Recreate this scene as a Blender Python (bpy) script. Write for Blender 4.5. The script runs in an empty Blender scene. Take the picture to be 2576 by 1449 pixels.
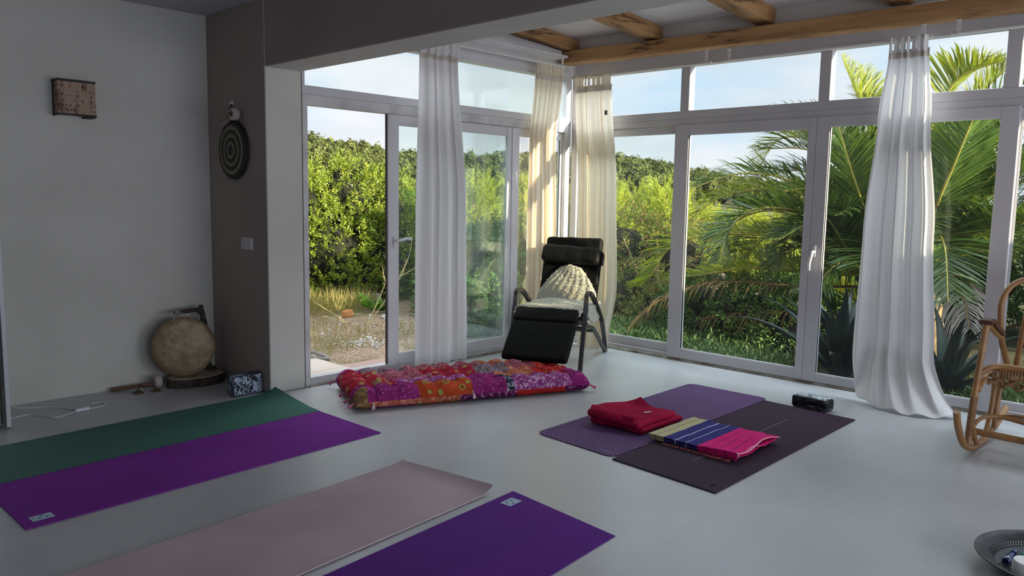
import bpy, bmesh, math, random
import numpy as np
from math import sin, cos, pi, sqrt, radians, atan2
from mathutils import Vector, Matrix, noise

random.seed(7)
C = bpy.context.scene.collection
V = Vector

# ------------------------------------------------------------------ colour / nodes
def S(r, g, b):
    f = lambda c: (c/255/12.92 if c/255 <= .04045 else ((c/255+.055)/1.055)**2.4)
    return (f(r), f(g), f(b), 1)

class NT:
    def __init__(s, nt): s.nt = nt; s.n = nt.nodes; s.l = nt.links
    def add(s, t, **kw):
        nd = s.n.new(t)
        for k, v in kw.items():
            if k.startswith('i_'):
                key = k[2:]
                key = int(key) if key.isdigit() else key.replace('_', ' ')
                nd.inputs[key].default_value = v
            else: setattr(nd, k, v)
        return nd
    def link(s, a, b): s.l.new(a, b)

def mat(name, col, rough=.6, metal=0, spec=.5, **kw):
    m = bpy.data.materials.new(name); m.use_nodes = True
    b = m.node_tree.nodes['Principled BSDF']
    b.inputs['Base Color'].default_value = col if len(col) == 4 else (*col, 1)
    b.inputs['Roughness'].default_value = rough
    b.inputs['Metallic'].default_value = metal
    b.inputs['Specular IOR Level'].default_value = spec
    for k, v in kw.items(): b.inputs[k].default_value = v
    return m

def tex_coord(t, scale=(1, 1, 1), coord='Object'):
    tc = t.add('ShaderNodeTexCoord'); mp = t.add('ShaderNodeMapping')
    mp.inputs['Scale'].default_value = scale
    t.link(tc.outputs[coord], mp.inputs['Vector'])
    return mp.outputs['Vector']

def ramp(t, fac, stops, interp='LINEAR'):
    r = t.add('ShaderNodeValToRGB'); r.color_ramp.interpolation = interp
    e = r.color_ramp.elements
    while len(e) < len(stops): e.new(.5)
    for el, (p, c) in zip(e, stops):
        el.position = p; el.color = c if len(c) == 4 else (*c, 1)
    t.link(fac, r.inputs['Fac'])
    return r.outputs['Color']

def mixc(t, fac, a, b, mode='MIX'):
    m = t.add('ShaderNodeMix', data_type='RGBA', blend_type=mode)
    for sock, v in ((m.inputs[0], fac), (m.inputs[6], a), (m.inputs[7], b)):
        if hasattr(v, 'is_output'): t.link(v, sock)
        else: sock.default_value = v
    return m.outputs[2]

def noisy(name, c1, c2, scale=4, rough=.6, stretch=(1, 1, 1), bump=0, bscale=None, detail=4, metal=0, spec=.5, lo=.35, hi=.65, **kw):
    m = mat(name, c1, rough, metal, spec, **kw); t = NT(m.node_tree); b = t.n['Principled BSDF']
    v = tex_coord(t, stretch)
    n = t.add('ShaderNodeTexNoise', i_Scale=scale, i_Detail=detail); t.link(v, n.inputs['Vector'])
    t.link(ramp(t, n.outputs['Fac'], [(lo, c1), (hi, c2)]), b.inputs['Base Color'])
    if bump:
        n2 = t.add('ShaderNodeTexNoise', i_Scale=bscale or scale*6, i_Detail=3); t.link(v, n2.inputs['Vector'])
        bp = t.add('ShaderNodeBump', i_Strength=bump, i_Distance=.01); t.link(n2.outputs['Fac'], bp.inputs['Height'])
        t.link(bp.outputs['Normal'], b.inputs['Normal'])
    return m

def foliage_mat(name, cols, trans=.4, rough=.55, tcol=None, spec=.3, gain=1.0):
    """leaf material: each leaf (mesh island) takes its own tint; light also comes through the leaf"""
    m = bpy.data.materials.new(name); m.use_nodes = True
    t = NT(m.node_tree); b = t.n['Principled BSDF']; out = t.n['Material Output']
    g = t.add('ShaderNodeNewGeometry')
    k = len(cols)
    cols = [tuple(min(.85, q*gain) for q in c_[:3])+(1,) for c_ in cols]
    c = ramp(t, g.outputs['Random Per Island'], [(i/max(1, k-1), q) for i, q in enumerate(cols)])
    t.link(c, b.inputs['Base Color']); b.inputs['Roughness'].default_value = rough
    b.inputs['Specular IOR Level'].default_value = spec
    tr = t.add('ShaderNodeBsdfTranslucent')
    t.link(mixc(t, 1.0, c, tcol or (1.6, 1.5, .6, 1), 'MULTIPLY'), tr.inputs['Color'])
    mx = t.add('ShaderNodeMixShader'); mx.inputs[0].default_value = trans
    t.link(b.outputs[0], mx.inputs[1]); t.link(tr.outputs[0], mx.inputs[2]); t.link(mx.outputs[0], out.inputs[0])
    return m

def cloth_mat(name, col, trans=.35):
    m = bpy.data.materials.new(name); m.use_nodes = True
    t = NT(m.node_tree); b = t.n['Principled BSDF']; out = t.n['Material Output']
    b.inputs['Base Color'].default_value = col; b.inputs['Roughness'].default_value = .9
    b.inputs['Specular IOR Level'].default_value = .1
    tr = t.add('ShaderNodeBsdfTranslucent', i_Color=col)
    mx = t.add('ShaderNodeMixShader'); mx.inputs[0].default_value = trans
    v = tex_coord(t); n = t.add('ShaderNodeTexNoise', i_Scale=260, i_Detail=2); t.link(v, n.inputs['Vector'])
    bp = t.add('ShaderNodeBump', i_Strength=.15, i_Distance=.002); t.link(n.outputs['Fac'], bp.inputs['Height'])
    t.link(bp.outputs['Normal'], b.inputs['Normal'])
    t.link(b.outputs[0], mx.inputs[1]); t.link(tr.outputs[0], mx.inputs[2]); t.link(mx.outputs[0], out.inputs[0])
    return m

def glass_mat(name, tint=(.96, .98, .98, 1), haze=.03, refl=.6):
    m = bpy.data.materials.new(name); m.use_nodes = True
    t = NT(m.node_tree); t.n.remove(t.n['Principled BSDF']); out = t.n['Material Output']
    tr = t.add('ShaderNodeBsdfTransparent', i_Color=tint)
    gl = t.add('ShaderNodeBsdfGlossy', i_Roughness=.0); gl.inputs['Color'].default_value = (1, 1, 1, 1)
    fr = t.add('ShaderNodeFresnel', i_IOR=1.45)
    mu = t.add('ShaderNodeMath', operation='MULTIPLY'); mu.inputs[1].default_value = refl
    t.link(fr.outputs[0], mu.inputs[0])
    mx = t.add('ShaderNodeMixShader'); t.link(mu.outputs[0], mx.inputs[0])
    t.link(tr.outputs[0], mx.inputs[1]); t.link(gl.outputs[0], mx.inputs[2])
    df = t.add('ShaderNodeBsdfDiffuse', i_Color=(.75, .8, .8, 1))
    n = t.add('ShaderNodeTexNoise', i_Scale=3.0, i_Detail=4)
    t.link(tex_coord(t, (1, 1, .35)), n.inputs['Vector'])
    m2 = t.add('ShaderNodeMath', operation='MULTIPLY'); m2.inputs[1].default_value = haze*2
    t.link(n.outputs['Fac'], m2.inputs[0])
    mh = t.add('ShaderNodeMixShader'); t.link(m2.outputs[0], mh.inputs[0])
    t.link(mx.outputs[0], mh.inputs[1]); t.link(df.outputs[0], mh.inputs[2])
    t.link(mh.outputs[0], out.inputs[0])
    return m

# ------------------------------------------------------------------ mesh building
def wmat(o):
    m = o.matrix_basis.copy()
    while o.parent: o = o.parent; m = o.matrix_basis @ m
    return m

def finish(o, parent, smooth):
    C.objects.link(o)
    if parent: o.parent = parent
    if smooth:
        me = o.data
        me.polygons.foreach_set('use_smooth', [True]*len(me.polygons))
        if smooth is not True: me.set_sharp_from_angle(angle=radians(smooth))
    return o

class MB:
    def __init__(s): s.v = []; s.f = []; s.mi = []; s.m = 0
    def add(s, vs, fs):
        o = len(s.v); s.v += [tuple(q) for q in vs]
        s.f += [tuple(i+o for i in f) for f in fs]; s.mi += [s.m]*len(fs); return s
    def box(s, a, b, M=None):
        x0, y0, z0 = a; x1, y1, z1 = b
        x0, x1 = min(x0, x1), max(x0, x1); y0, y1 = min(y0, y1), max(y0, y1); z0, z1 = min(z0, z1), max(z0, z1)
        vs = [V((x, y, z)) for z in (z0, z1) for x, y in ((x0, y0), (x1, y0), (x1, y1), (x0, y1))]
        if M: vs = [M @ q for q in vs]
        return s.add(vs, [(3, 2, 1, 0), (4, 5, 6, 7), (0, 1, 5, 4), (1, 2, 6, 5), (2, 3, 7, 6), (3, 0, 4, 7)])
    def rbox(s, a, b, r=.01, seg=3, M=None, cuts=0, fn=None):
        """box with rounded edges on a shared grid"""
        c = (V(a)+V(b))/2; h = V((abs(b[0]-a[0])/2, abs(b[1]-a[1])/2, abs(b[2]-a[2])/2))
        rr = min(r, h.x*.999, h.y*.999, h.z*.999)
        def axis(d):
            o = [d-rr+rr*math.tan(pi/4*i/seg) for i in range(seg+1)]
            k = max(1, int(round(cuts*min(1, d/max(h)))) if cuts else 1)
            mid = [-(d-rr)+2*(d-rr)*i/k for i in range(1, k)]
            return [-q for q in o[::-1]]+mid+o
        A = [axis(h.x), axis(h.y), axis(h.z)]; idx = {}; vs = []; fs = []
        def vert(i, j, k):
            key = (i, j, k)
            if key not in idx:
                p = V((A[0][i], A[1][j], A[2][k]))
                q = V([max(-(h[n]-rr), min(h[n]-rr, p[n])) for n in range(3)]); d = p-q
                if d.length > 1e-9: p = q+d.normalized()*rr
                p = p+c
                if fn: p = fn(p)
                if M: p = M @ p
                idx[key] = len(vs); vs.append(p)
            return idx[key]
        n = [len(q)-1 for q in A]
        for ax in range(3):
            u, v = (ax+1) % 3, (ax+2) % 3
            for side in (0, n[ax]):
                for i in range(n[u]):
                    for j in range(n[v]):
                        q = []
                        for du, dv in ((0, 0), (1, 0), (1, 1), (0, 1)):
                            k = [0, 0, 0]; k[ax] = side; k[u] = i+du; k[v] = j+dv; q.append(vert(*k))
                        fs.append(tuple(q) if side else tuple(q[::-1]))
        return s.add(vs, fs)
    def tube(s, pts, r, n=10, cap=True, flat=None, up=None):
        """round (or flat = (w, h) rectangular) bar along pts"""
        pts = [V(p) for p in pts]; k = len(pts); base = len(s.v)
        rs = r if isinstance(r, (list, tuple)) else [r]*k
        ref = V(up) if up else V((0, 0, 1)); prev = None; vs = []
        for i, p in enumerate(pts):
            d = (pts[min(i+1, k-1)]-pts[max(i-1, 0)]).normalized()
            if prev is None:
                a = ref if abs(d.dot(ref)) < .95 else V((1, 0, 0))
                x = d.cross(a).normalized()
            else:
                x = prev-d*prev.dot(d)
                x = x.normalized() if x.length > 1e-6 else d.orthogonal().normalized()
            prev = x; y = d.cross(x)
            if flat:
                w, h = flat[0]/2*rs[i], flat[1]/2*rs[i]
                vs += [p+x*w+y*h, p-x*w+y*h, p-x*w-y*h, p+x*w-y*h]
            else:
                vs += [p+(x*cos(2*pi*j/n)+y*sin(2*pi*j/n))*rs[i] for j in range(n)]
        m = 4 if flat else n
        fs = [(i*m+j, i*m+(j+1) % m, (i+1)*m+(j+1) % m, (i+1)*m+j) for i in range(k-1) for j in range(m)]
        if cap: fs += [tuple(range(m))[::-1], tuple((k-1)*m+j for j in range(m))]
        return s.add(vs, fs)
    def lathe(s, prof, n=32, M=None, cap=True):
        vs = [V((r*cos(2*pi*j/n), r*sin(2*pi*j/n), z)) for r, z in prof for j in range(n)]
        if M: vs = [M @ q for q in vs]
        k = len(prof)
        fs = [(i*n+j, i*n+(j+1) % n, (i+1)*n+(j+1) % n, (i+1)*n+j) for i in range(k-1) for j in range(n)]
        if cap:
            fs += [tuple(range(n))[::-1], tuple((k-1)*n+j for j in range(n))]
        return s.add(vs, fs)
    def prism(s, poly, z0, z1, M=None):
        k = len(poly)
        vs = [V((x, y, z0)) for x, y in poly]+[V((x, y, z1)) for x, y in poly]
        if M: vs = [M @ q for q in vs]
        return s.add(vs, [tuple(range(k))[::-1], tuple(range(k, 2*k))]+[(i, (i+1) % k, k+(i+1) % k, k+i) for i in range(k)])
    def grid(s, fn, nu, nv, close_u=False):
        vs = [fn(i/nu, j/nv) for j in range(nv+1) for i in range(nu+1)]
        w = nu+1
        return s.add(vs, [(j*w+i, j*w+i+1, (j+1)*w+i+1, (j+1)*w+i) for j in range(nv) for i in range(nu)])
    def build(s, name, m, parent=None, local=False, smooth=False, origin=None):
        me = bpy.data.meshes.new(name); vs = s.v
        if parent is not None and not local:
            inv = wmat(parent).inverted(); vs = [inv @ V(q) for q in vs]
        o = bpy.data.objects.new(name, me)
        if parent is None:
            a = np.array(vs); lo, hi = a.min(0), a.max(0)
            og = V(origin) if origin else V(((lo[0]+hi[0])/2, (lo[1]+hi[1])/2, lo[2]))
            vs = [V(q)-og for q in vs]; o.location = og
        me.from_pydata([tuple(q) for q in vs], [], s.f)
        ms = m if isinstance(m, (list, tuple)) else [m]
        for q in ms: me.materials.append(q)
        if len(ms) > 1: me.polygons.foreach_set('material_index', s.mi)
        me.validate(); me.update()
        return finish(o, parent, smooth)

def np_mesh(name, verts, faces, m, parent=None, smooth=False, mats_idx=None, origin=None):
    """verts (n,3), faces (k,4) or (k,3) arrays in world space"""
    verts = np.asarray(verts, float); faces = np.asarray(faces, np.int32)
    me = bpy.data.meshes.new(name); o = bpy.data.objects.new(name, me)
    if parent is not None:
        M = np.array(wmat(parent).inverted()); verts = verts @ M[:3, :3].T+M[:3, 3]
    else:
        lo, hi = verts.min(0), verts.max(0)
        og = np.array(origin) if origin is not None else np.array([(lo[0]+hi[0])/2, (lo[1]+hi[1])/2, lo[2]])
        verts = verts-og; o.location = og
    k, w = faces.shape
    me.vertices.add(len(verts)); me.vertices.foreach_set('co', verts.astype(np.float32).ravel())
    me.loops.add(k*w); me.loops.foreach_set('vertex_index', faces.ravel())
    me.polygons.add(k); me.polygons.foreach_set('loop_start', np.arange(0, k*w, w, dtype=np.int32))
    ms = m if isinstance(m, (list, tuple)) else [m]
    for q in ms: me.materials.append(q)
    if mats_idx is not None: me.polygons.foreach_set('material_index', np.asarray(mats_idx, np.int32))
    me.update(calc_edges=True); me.validate()
    return finish(o, parent, smooth)

def tag(o, label=None, cat=None, group=None, kind=None):
    if label: o['label'] = label
    if cat: o['category'] = cat
    if group: o['group'] = group
    if kind: o['kind'] = kind
    return o

def thing(name, loc, label, cat, rz=0, group=None, kind=None):
    o = bpy.data.objects.new(name, None); C.objects.link(o)
    o.empty_display_size = .1
    o.location = loc; o.rotation_euler = (0, 0, rz)
    return tag(o, label, cat, group, kind)

def struct(name, mb, m, parent=None, **kw):
    o = mb.build(name, m, parent, **kw)
    if parent is None: o['kind'] = 'structure'
    return o

def bevel(o, w=.005, seg=2):
    b = o.modifiers.new('bevel', 'BEVEL'); b.width = w; b.segments = seg; b.limit_method = 'ANGLE'
    return o

def spline(pts, n=24):
    """Catmull-Rom through pts"""
    P = [V(p) for p in pts]; P = [P[0]*2-P[1]]+P+[P[-1]*2-P[-2]]
    out = []
    k = len(P)-3
    for i in range(n+1):
        t = i/n*k; j = min(int(t), k-1); t -= j
        a, b, c, d = P[j:j+4]
        out.append(.5*((2*b)+(c-a)*t+(2*a-5*b+4*c-d)*t*t+(3*b-a-3*c+d)*t**3))
    return out

def T(x, y, z, rz=0, rx=0, ry=0):
    return Matrix.Translation((x, y, z)) @ Matrix.Rotation(rz, 4, 'Z') @ Matrix.Rotation(ry, 4, 'Y') @ Matrix.Rotation(rx, 4, 'X')

# ------------------------------------------------------------------ camera, world, lights
H = 1.38
yaw, pit, rol, FPX = .763290277, -.114850964, .0170997821, 1983.47728
fw = V((cos(yaw)*cos(pit), sin(yaw)*cos(pit), sin(pit))); r0 = V((sin(yaw), -cos(yaw), 0)); u0 = r0.cross(fw)
rt = cos(rol)*r0+sin(rol)*u0; up = -sin(rol)*r0+cos(rol)*u0
cam = bpy.data.cameras.new('camera'); co = bpy.data.objects.new('camera', cam); C.objects.link(co)
cam.sensor_fit = 'HORIZONTAL'; cam.sensor_width = 36; cam.lens = 36*FPX/2576
cam.clip_end = 2000; cam.clip_start = .05
co.matrix_world = Matrix(((rt.x, up.x, -fw.x, 0), (rt.y, up.y, -fw.y, 0), (rt.z, up.z, -fw.z, H), (0, 0, 0, 1)))
bpy.context.scene.camera = co
sc = bpy.context.scene
sc.view_settings.view_transform = 'Standard'; sc.view_settings.look = 'None'
sc.view_settings.exposure = .18
sc.cycles.max_bounces = 10; sc.cycles.diffuse_bounces = 6; sc.cycles.transparent_max_bounces = 24
sc.cycles.sample_clamp_indirect = 6

w = bpy.data.worlds.new('sky'); sc.world = w; w.use_nodes = True
t = NT(w.node_tree); bg = t.n['Background']
tc = t.add('ShaderNodeTexCoord'); sp = t.add('ShaderNodeSeparateXYZ'); t.link(tc.outputs['Generated'], sp.inputs[0])
blue = ramp(t, sp.outputs['Z'], [(0, (.66, .80, .90)), (.07, (.50, .74, .92)), (.22, (.36, .63, .90)), (.6, (.22, .45, .80))])
mp = t.add('ShaderNodeMapping'); mp.inputs['Scale'].default_value = (1.5, 1.5, 6.5); mp.inputs['Location'].default_value = (3.3, .4, .15)
t.link(tc.outputs['Generated'], mp.inputs['Vector'])
cn = t.add('ShaderNodeTexNoise', i_Scale=1.6, i_Detail=6, i_Roughness=.55); t.link(mp.outputs[0], cn.inputs['Vector'])
cl = ramp(t, cn.outputs['Fac'], [(.24, (0, 0, 0)), (.50, (1, 1, 1))])
n2 = t.add('ShaderNodeTexNoise', i_Scale=3.0, i_Detail=5); t.link(mp.outputs[0], n2.inputs['Vector'])
cc = ramp(t, n2.outputs['Fac'], [(.3, (.62, .68, .76)), (.7, (.84, .86, .89))])
sky = mixc(t, cl, blue, cc)
gd = ramp(t, sp.outputs['Z'], [(.48, (.10, .10, .08)), (.5, (1, 1, 1))])
t.link(sky, bg.inputs['Color']); bg.inputs['Strength'].default_value = 1.04

def sun(direction, strength, col, ang):
    l = bpy.data.lights.new('sun', 'SUN'); l.energy = strength; l.color = col; l.angle = ang
    o = bpy.data.objects.new('sun', l); C.objects.link(o)
    o.rotation_euler = V(direction).to_track_quat('Z', 'Y').to_euler(); o.location = (0, 0, 30)
SUN = V((.20, -.95, .21)).normalized()
sun(SUN, 15.0, (1, .84, .55), radians(.6))
def area(loc_, target, sx, sy, watts, col, nm):
    l = bpy.data.lights.new(nm, 'AREA'); l.shape = 'RECTANGLE'; l.size = sx; l.size_y = sy; l.energy = watts; l.color = col
    o = bpy.data.objects.new(nm, l); C.objects.link(o); o.location = loc_
    o.rotation_euler = (V(loc_)-V(target)).to_track_quat('Z', 'Y').to_euler()
# added fill lamps, in the room out of view and outside above the glass
area((4.3, -3.4, 1.0), (3.4, 4, .6), 2.9, 1.6, 66, (.88, .90, 1), 'end_fill_lamp')
area((1.0, -3.6, 1.2), (3.4, 3, .2), 3.0, 1.6, 60, (.80, .88, 1), 'side_fill_lamp')
area((6.55, 2.3, 3.15), (4.6, 2.3, 0), 6.0, .7, 260, (.80, .91, 1), 'fill_lamp_right_glass')
area((4.4, 5.6, 3.2), (4.3, 3.7, 0), 2.8, .7, 60, (.90, .94, 1), 'fill_lamp_left_glass')

# ------------------------------------------------------------------ room shell
XR, YL, XD, YW = 5.865, 4.87, 2.70, 5.70
def plaster(name, c1, c2, rough=.7, scale=1.6, spec=.3):
    return noisy(name, c1, c2, scale=scale, rough=rough, bump=.08, bscale=30, detail=6, spec=spec)
m_wall = plaster('grey_plaster', (.55, .54, .49, 1), (.61, .60, .55, 1))
m_wall2 = plaster('warm_grey_shade_plaster', (.31, .26, .235, 1), (.35, .295, .265, 1))  # darker tone for the centre wall, shade of its room side put into the colour
m_ceil = plaster('ceiling_paint', (.46, .45, .50, 1), (.50, .49, .54, 1), rough=.9)
m_ceil2 = plaster('white_ceiling_paint', (.66, .64, .66, 1), (.72, .70, .71, 1), rough=.9)
m_floor = bpy.data.materials.new('polished_concrete'); m_floor.use_nodes = True
t = NT(m_floor.node_tree); b = t.n['Principled BSDF']
v = tex_coord(t)
n1 = t.add('ShaderNodeTexNoise', i_Scale=.9, i_Detail=8, i_Roughness=.6, i_Distortion=.6); t.link(v, n1.inputs['Vector'])
n2 = t.add('ShaderNodeTexNoise', i_Scale=5, i_Detail=6, i_Distortion=1.5); t.link(v, n2.inputs['Vector'])
c1 = ramp(t, n1.outputs['Fac'], [(.3, (.42, .43, .445)), (.7, (.51, .52, .535))])
c2 = ramp(t, n2.outputs['Fac'], [(.3, (.95, .95, .95)), (.7, (1, 1, 1))])
t.link(mixc(t, 1.0, c1, c2, 'MULTIPLY'), b.inputs['Base Color'])
t.link(ramp(t, n2.outputs['Fac'], [(.3, (.29,)*3), (.7, (.34,)*3)]), b.inputs['Roughness'])
b.inputs['Specular IOR Level'].default_value = .5
bp = t.add('ShaderNodeBump', i_Strength=.008, i_Distance=.02); t.link(n1.outputs['Fac'], bp.inputs['Height']); t.link(bp.outputs[0], b.inputs['Normal'])

fl = MB().prism([(-3, -4), (5.95, -4), (5.95, 4.95), (2.85, 4.95), (2.85, 5.85), (-3, 5.85)], -.12, 0)
struct('floor', fl, m_floor)
wl = MB().box((1.24, YW, 0), (2.84, YW+.2, 2.9)).box((-3, YW, 0), (.15, YW+.2, 2.9)).box((.15, YW, 2.15), (1.24, YW+.2, 2.9))
struct('wall_left', wl, m_wall)
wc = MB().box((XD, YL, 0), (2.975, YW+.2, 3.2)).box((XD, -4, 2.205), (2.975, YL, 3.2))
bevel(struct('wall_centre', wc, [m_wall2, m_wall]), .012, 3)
_wc = bpy.data.objects['wall_centre']
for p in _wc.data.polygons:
    if p.normal.y < -.5 or p.normal.z < -.5: p.material_index = 1  # faces toward the glass and undersides get the lighter tone, light painted by direction
struct('wall_back', MB().box((-3.2, -4, 0), (-3, YW+.2, 2.9)), m_wall)
struct('wall_right', MB().box((-3.2, -4.2, 0), (XR+.08, -4, 3.2)).box((XR, -4, 0), (XR+.08, -2.36, 3.2)), m_wall)
struct('ceiling', MB().box((-3.2, -4.2, 2.645), (XD, YW+.2, 2.8)), m_ceil)
zc = lambda x: 2.825+.068*(5.6-x)
sl = MB().prism([(2.975, zc(2.975)), (5.97, zc(5.97)), (5.97, zc(5.97)+.15), (2.975, zc(2.975)+.15)], -4.2, 4.97,
                Matrix(((1, 0, 0, 0), (0, 0, 1, 0), (0, 1, 0, 0), (0, 0, 0, 1))))
struct('ceiling', sl, m_ceil2)

# ------------------------------------------------------------------ white window frames
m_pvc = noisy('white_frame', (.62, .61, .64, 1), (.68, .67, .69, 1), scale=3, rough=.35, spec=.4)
m_pvc_r = noisy('white_frame_shade_toned', (.50, .48, .50, 1), (.55, .53, .55, 1), scale=3, rough=.4)  # same white frames, darkened: the shade on this wall is put into the colour
m_pvc_dirty = noisy('weathered_frame', (.50, .49, .48, 1), (.68, .67, .68, 1), scale=5, rough=.45)
m_dark = mat('dark_seal', (.02, .02, .02, 1), .6)
m_glass = glass_mat('window_glass', refl=.3, haze=.01); m_glass2 = glass_mat('dusty_glass', (.92, .97, .96, 1), .02, .22)
m_dirt = noisy('dusty_gap', (.16, .13, .09, 1), (.45, .42, .36, 1), scale=7, rough=.9)

def framebox(mb, ax, a0, a1, d0, d1, z0, z1):
    """ax 'x': member on a plane of constant Y (runs along X); ax 'y': the other way"""
    if ax == 'x': mb.box((a0, d0, z0), (a1, d1, z1))
    else: mb.box((d0, a0, z0), (d1, a1, z1))

# upper lights of the left glass wall
ZT0, ZT1, ZH0, ZH1 = 2.062, 2.122, 2.477, 2.62
w1 = MB()
for a in ((2.977, 5.865, ZT0, ZT1), (2.977, 5.865, ZH0, ZH1), (2.977, 3.0, ZT1, ZH0), (4.30, 4.385, ZT1, ZH0), (5.79, 5.865, ZT1, ZH0)):
    framebox(w1, 'x', a[0], a[1], YL, YL+.08, a[2], a[3])
w1.box((2.99, YL-.012, ZH0+.04), (5.80, YL, ZH0+.075))
W1 = struct('window_1', w1, m_pvc); bevel(W1, .004)
MB().box((3.0, YL+.038, ZT1), (4.30, YL+.044, ZH0)).build('glass_pane', m_glass, W1)
MB().box((4.385, YL+.038, ZT1), (5.79, YL+.044, ZH0)).build('glass_pane', m_glass2, W1)
# sliding door of the left glass wall
d1 = MB()
for a in ((2.977, 3.018, 0, 2.062), (5.79, 5.865, 0, 2.062)): framebox(d1, 'x', a[0], a[1], YL, YL+.08, a[2], a[3])
framebox(d1, 'x', 3.018, 5.79, YL+.003, YL+.08, 1.99, 2.062); framebox(d1, 'x', 3.018, 5.79, YL, YL+.08, 0, .068)
D1 = struct('door_1', d1, m_pvc_dirty); bevel(D1, .004)
def sash(root, ax, a0, a1, sl, sr, z0, z1, zb, zt, d0, d1_, gm):
    mb = MB()
    framebox(mb, ax, a0, a0+sl, d0, d1_, z0, z1); framebox(mb, ax, a1-sr, a1, d0, d1_, z0, z1)
    framebox(mb, ax, a0+sl, a1-sr, d0, d1_, z0, zb); framebox(mb, ax, a0+sl, a1-sr, d0, d1_, zt, z1)
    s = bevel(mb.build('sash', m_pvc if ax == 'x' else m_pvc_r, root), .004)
    g = MB(); c = (d0+d1_)/2; framebox(g, ax, a0+sl, a1-sr, c-.003, c+.003, zb, zt); g.build('glass_pane', gm, s)
    e = .006
    sm = MB(); q = d0-.002 if True else d0
    for (p0, p1, q0, q1) in ((a0+sl-e, a0+sl, zb, zt), (a1-sr, a1-sr+e, zb, zt), (a0+sl, a1-sr, zb, zb+e), (a0+sl, a1-sr, zt-e, zt)):
        framebox(sm, ax, p0, p1, d0+.004, d0+.02, q0, q1)
    sm.build('glazing_seal', m_pvc, s)
    return s
s1 = sash(D1, 'x', 3.703, 5.13, .1, .125, .052, 1.985, .138, 1.912, YL-.012, YL+.028, m_glass2)
sash(D1, 'x', 4.36, 5.79, .08, .03, .06, 1.985, .10, 1.925, YL+.042, YL+.072, m_glass)
MB().box((3.698, YL+.004, .07), (3.703, YL+.024, 1.985)).build('edge_seal', m_dark, D1)
MB().box((4.985, YL-.018, .06), (5.135, YL-.012, 1.98)).box((5.04, YL-.026, .06), (5.06, YL-.018, 1.98)).build('interlock', m_pvc, s1)
def handle(parent, ax, a, z, d, turn):
    """lever handle: plate + lever; ax 'x' looks toward -Y, 'y' toward -X"""
    pl = MB(); lv = MB()
    if ax == 'x':
        pl.rbox((a-.014, d-.012, z-.05), (a+.014, d, z+.03), .01)
        lv.tube([(a, d-.01, z), (a, d-.045, z), (a+.02, d-.052, z+.004), (a+.07, d-.055, z+.016), (a+.13, d-.055, z+.012)], [.011, .011, .012, .011, .009], 10)
    else:
        pl.rbox((d-.012, a-.014, z-.04), (d, a+.014, z+.05), .01)
        lv.tube([(d-.01, a, z), (d-.045, a, z), (d-.052, a, z-.02), (d-.055, a+.012, z-.08), (d-.055, a+.012, z-.14)], [.011, .011, .012, .011, .009], 10)
    h = pl.build('door_handle', m_pvc, parent, smooth=30); lv.build('lever', m_pvc, h, smooth=40)
handle(s1, 'x', 3.757, 1.03, YL-.012, 0)

# upper lights of the right glass wall
ys = [4.80, 3.60, 2.42, 1.222, .03, -1.16, -2.36]
w2 = MB()
framebox(w2, 'y', -2.36, 4.865, XR, XR+.08, 2.06, 2.125); framebox(w2, 'y', -2.36, 4.865, XR, XR+.08, 2.49, 2.62)
framebox(w2, 'y', 4.79, 4.865, XR, XR+.08, 2.125, 2.49)
for y in ys[1:]: framebox(w2, 'y', y, y+.085, XR, XR+.08, 2.125, 2.49)
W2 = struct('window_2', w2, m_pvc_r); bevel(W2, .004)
for a, b_ in zip(ys[1:], ys[:-1]):
    MB().box((XR+.045, a+.085, 2.125), (XR+.051, b_, 2.49)).build('glass_pane', m_glass, W2)
d2 = MB()
framebox(d2, 'y', -2.36, 4.865, XR, XR+.08, 2.005, 2.06); framebox(d2, 'y', -2.36, 4.865, XR+.004, XR+.08, 0, .05)
framebox(d2, 'y', 4.79, 4.865, XR, XR+.08, .05, 2.005)
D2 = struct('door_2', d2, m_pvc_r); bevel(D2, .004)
sash(D2, 'y', 3.70, 4.79, .03, .03, .05, 2.0, .122, 1.945, XR+.028, XR+.06, m_glass2)
sB = sash(D2, 'y', 2.4985, 3.715, .06, .135, .02, 2.008, .103, 1.925, XR-.016, XR+.026, m_glass)
sC = sash(D2, 'y', 1.20, 2.4965, .108, .1, .02, 2.008, .086, 1.935, XR-.016, XR+.026, m_glass)
sash(D2, 'y', .02, 1.22, .05, .03, .05, 2.0, .10, 1.945, XR+.028, XR+.06, m_glass)
sash(D2, 'y', -1.18, .02, .10, .10, .02, 2.0, .10, 1.935, XR-.012, XR+.026, m_glass)
sash(D2, 'y', -2.36, -1.18, .10, .10, .02, 2.0, .10, 1.935, XR-.012, XR+.026, m_glass)
handle(sB, 'y', 2.455, 1.01, XR-.016, 0)
struct('trim_1', MB().box((XR-.02, -2.3, 0), (XR+.0, 4.80, .018)), m_dirt)
struct('trim_2', MB().box((3.0, YL-.012, 0), (5.80, YL, .012)), m_dirt)
# wall above the glass
m_white = plaster('white_plaster', (.60, .58, .56, 1), (.66, .64, .62, 1))
struct('wall_front', MB().box((2.975, YL, 2.62), (5.95, YL+.1, 3.03)).box((XR, -2.4, 2.62), (XR+.1, YL, 3.0)), m_white)
struct('trim_3', MB().box((5.755, -4, 2.70), (5.865, 4.868, 2.84)), m_white)
struct('trim_4', MB().box((2.98, YL-.165, 2.632), (5.60, YL-.002, 2.652)).box((2.98, YL-.085, 2.652), (5.60, YL-.062, 2.705)).box((2.98, YL-.035, 2.652), (5.6, YL-.002, 2.74)), m_pvc)

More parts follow.
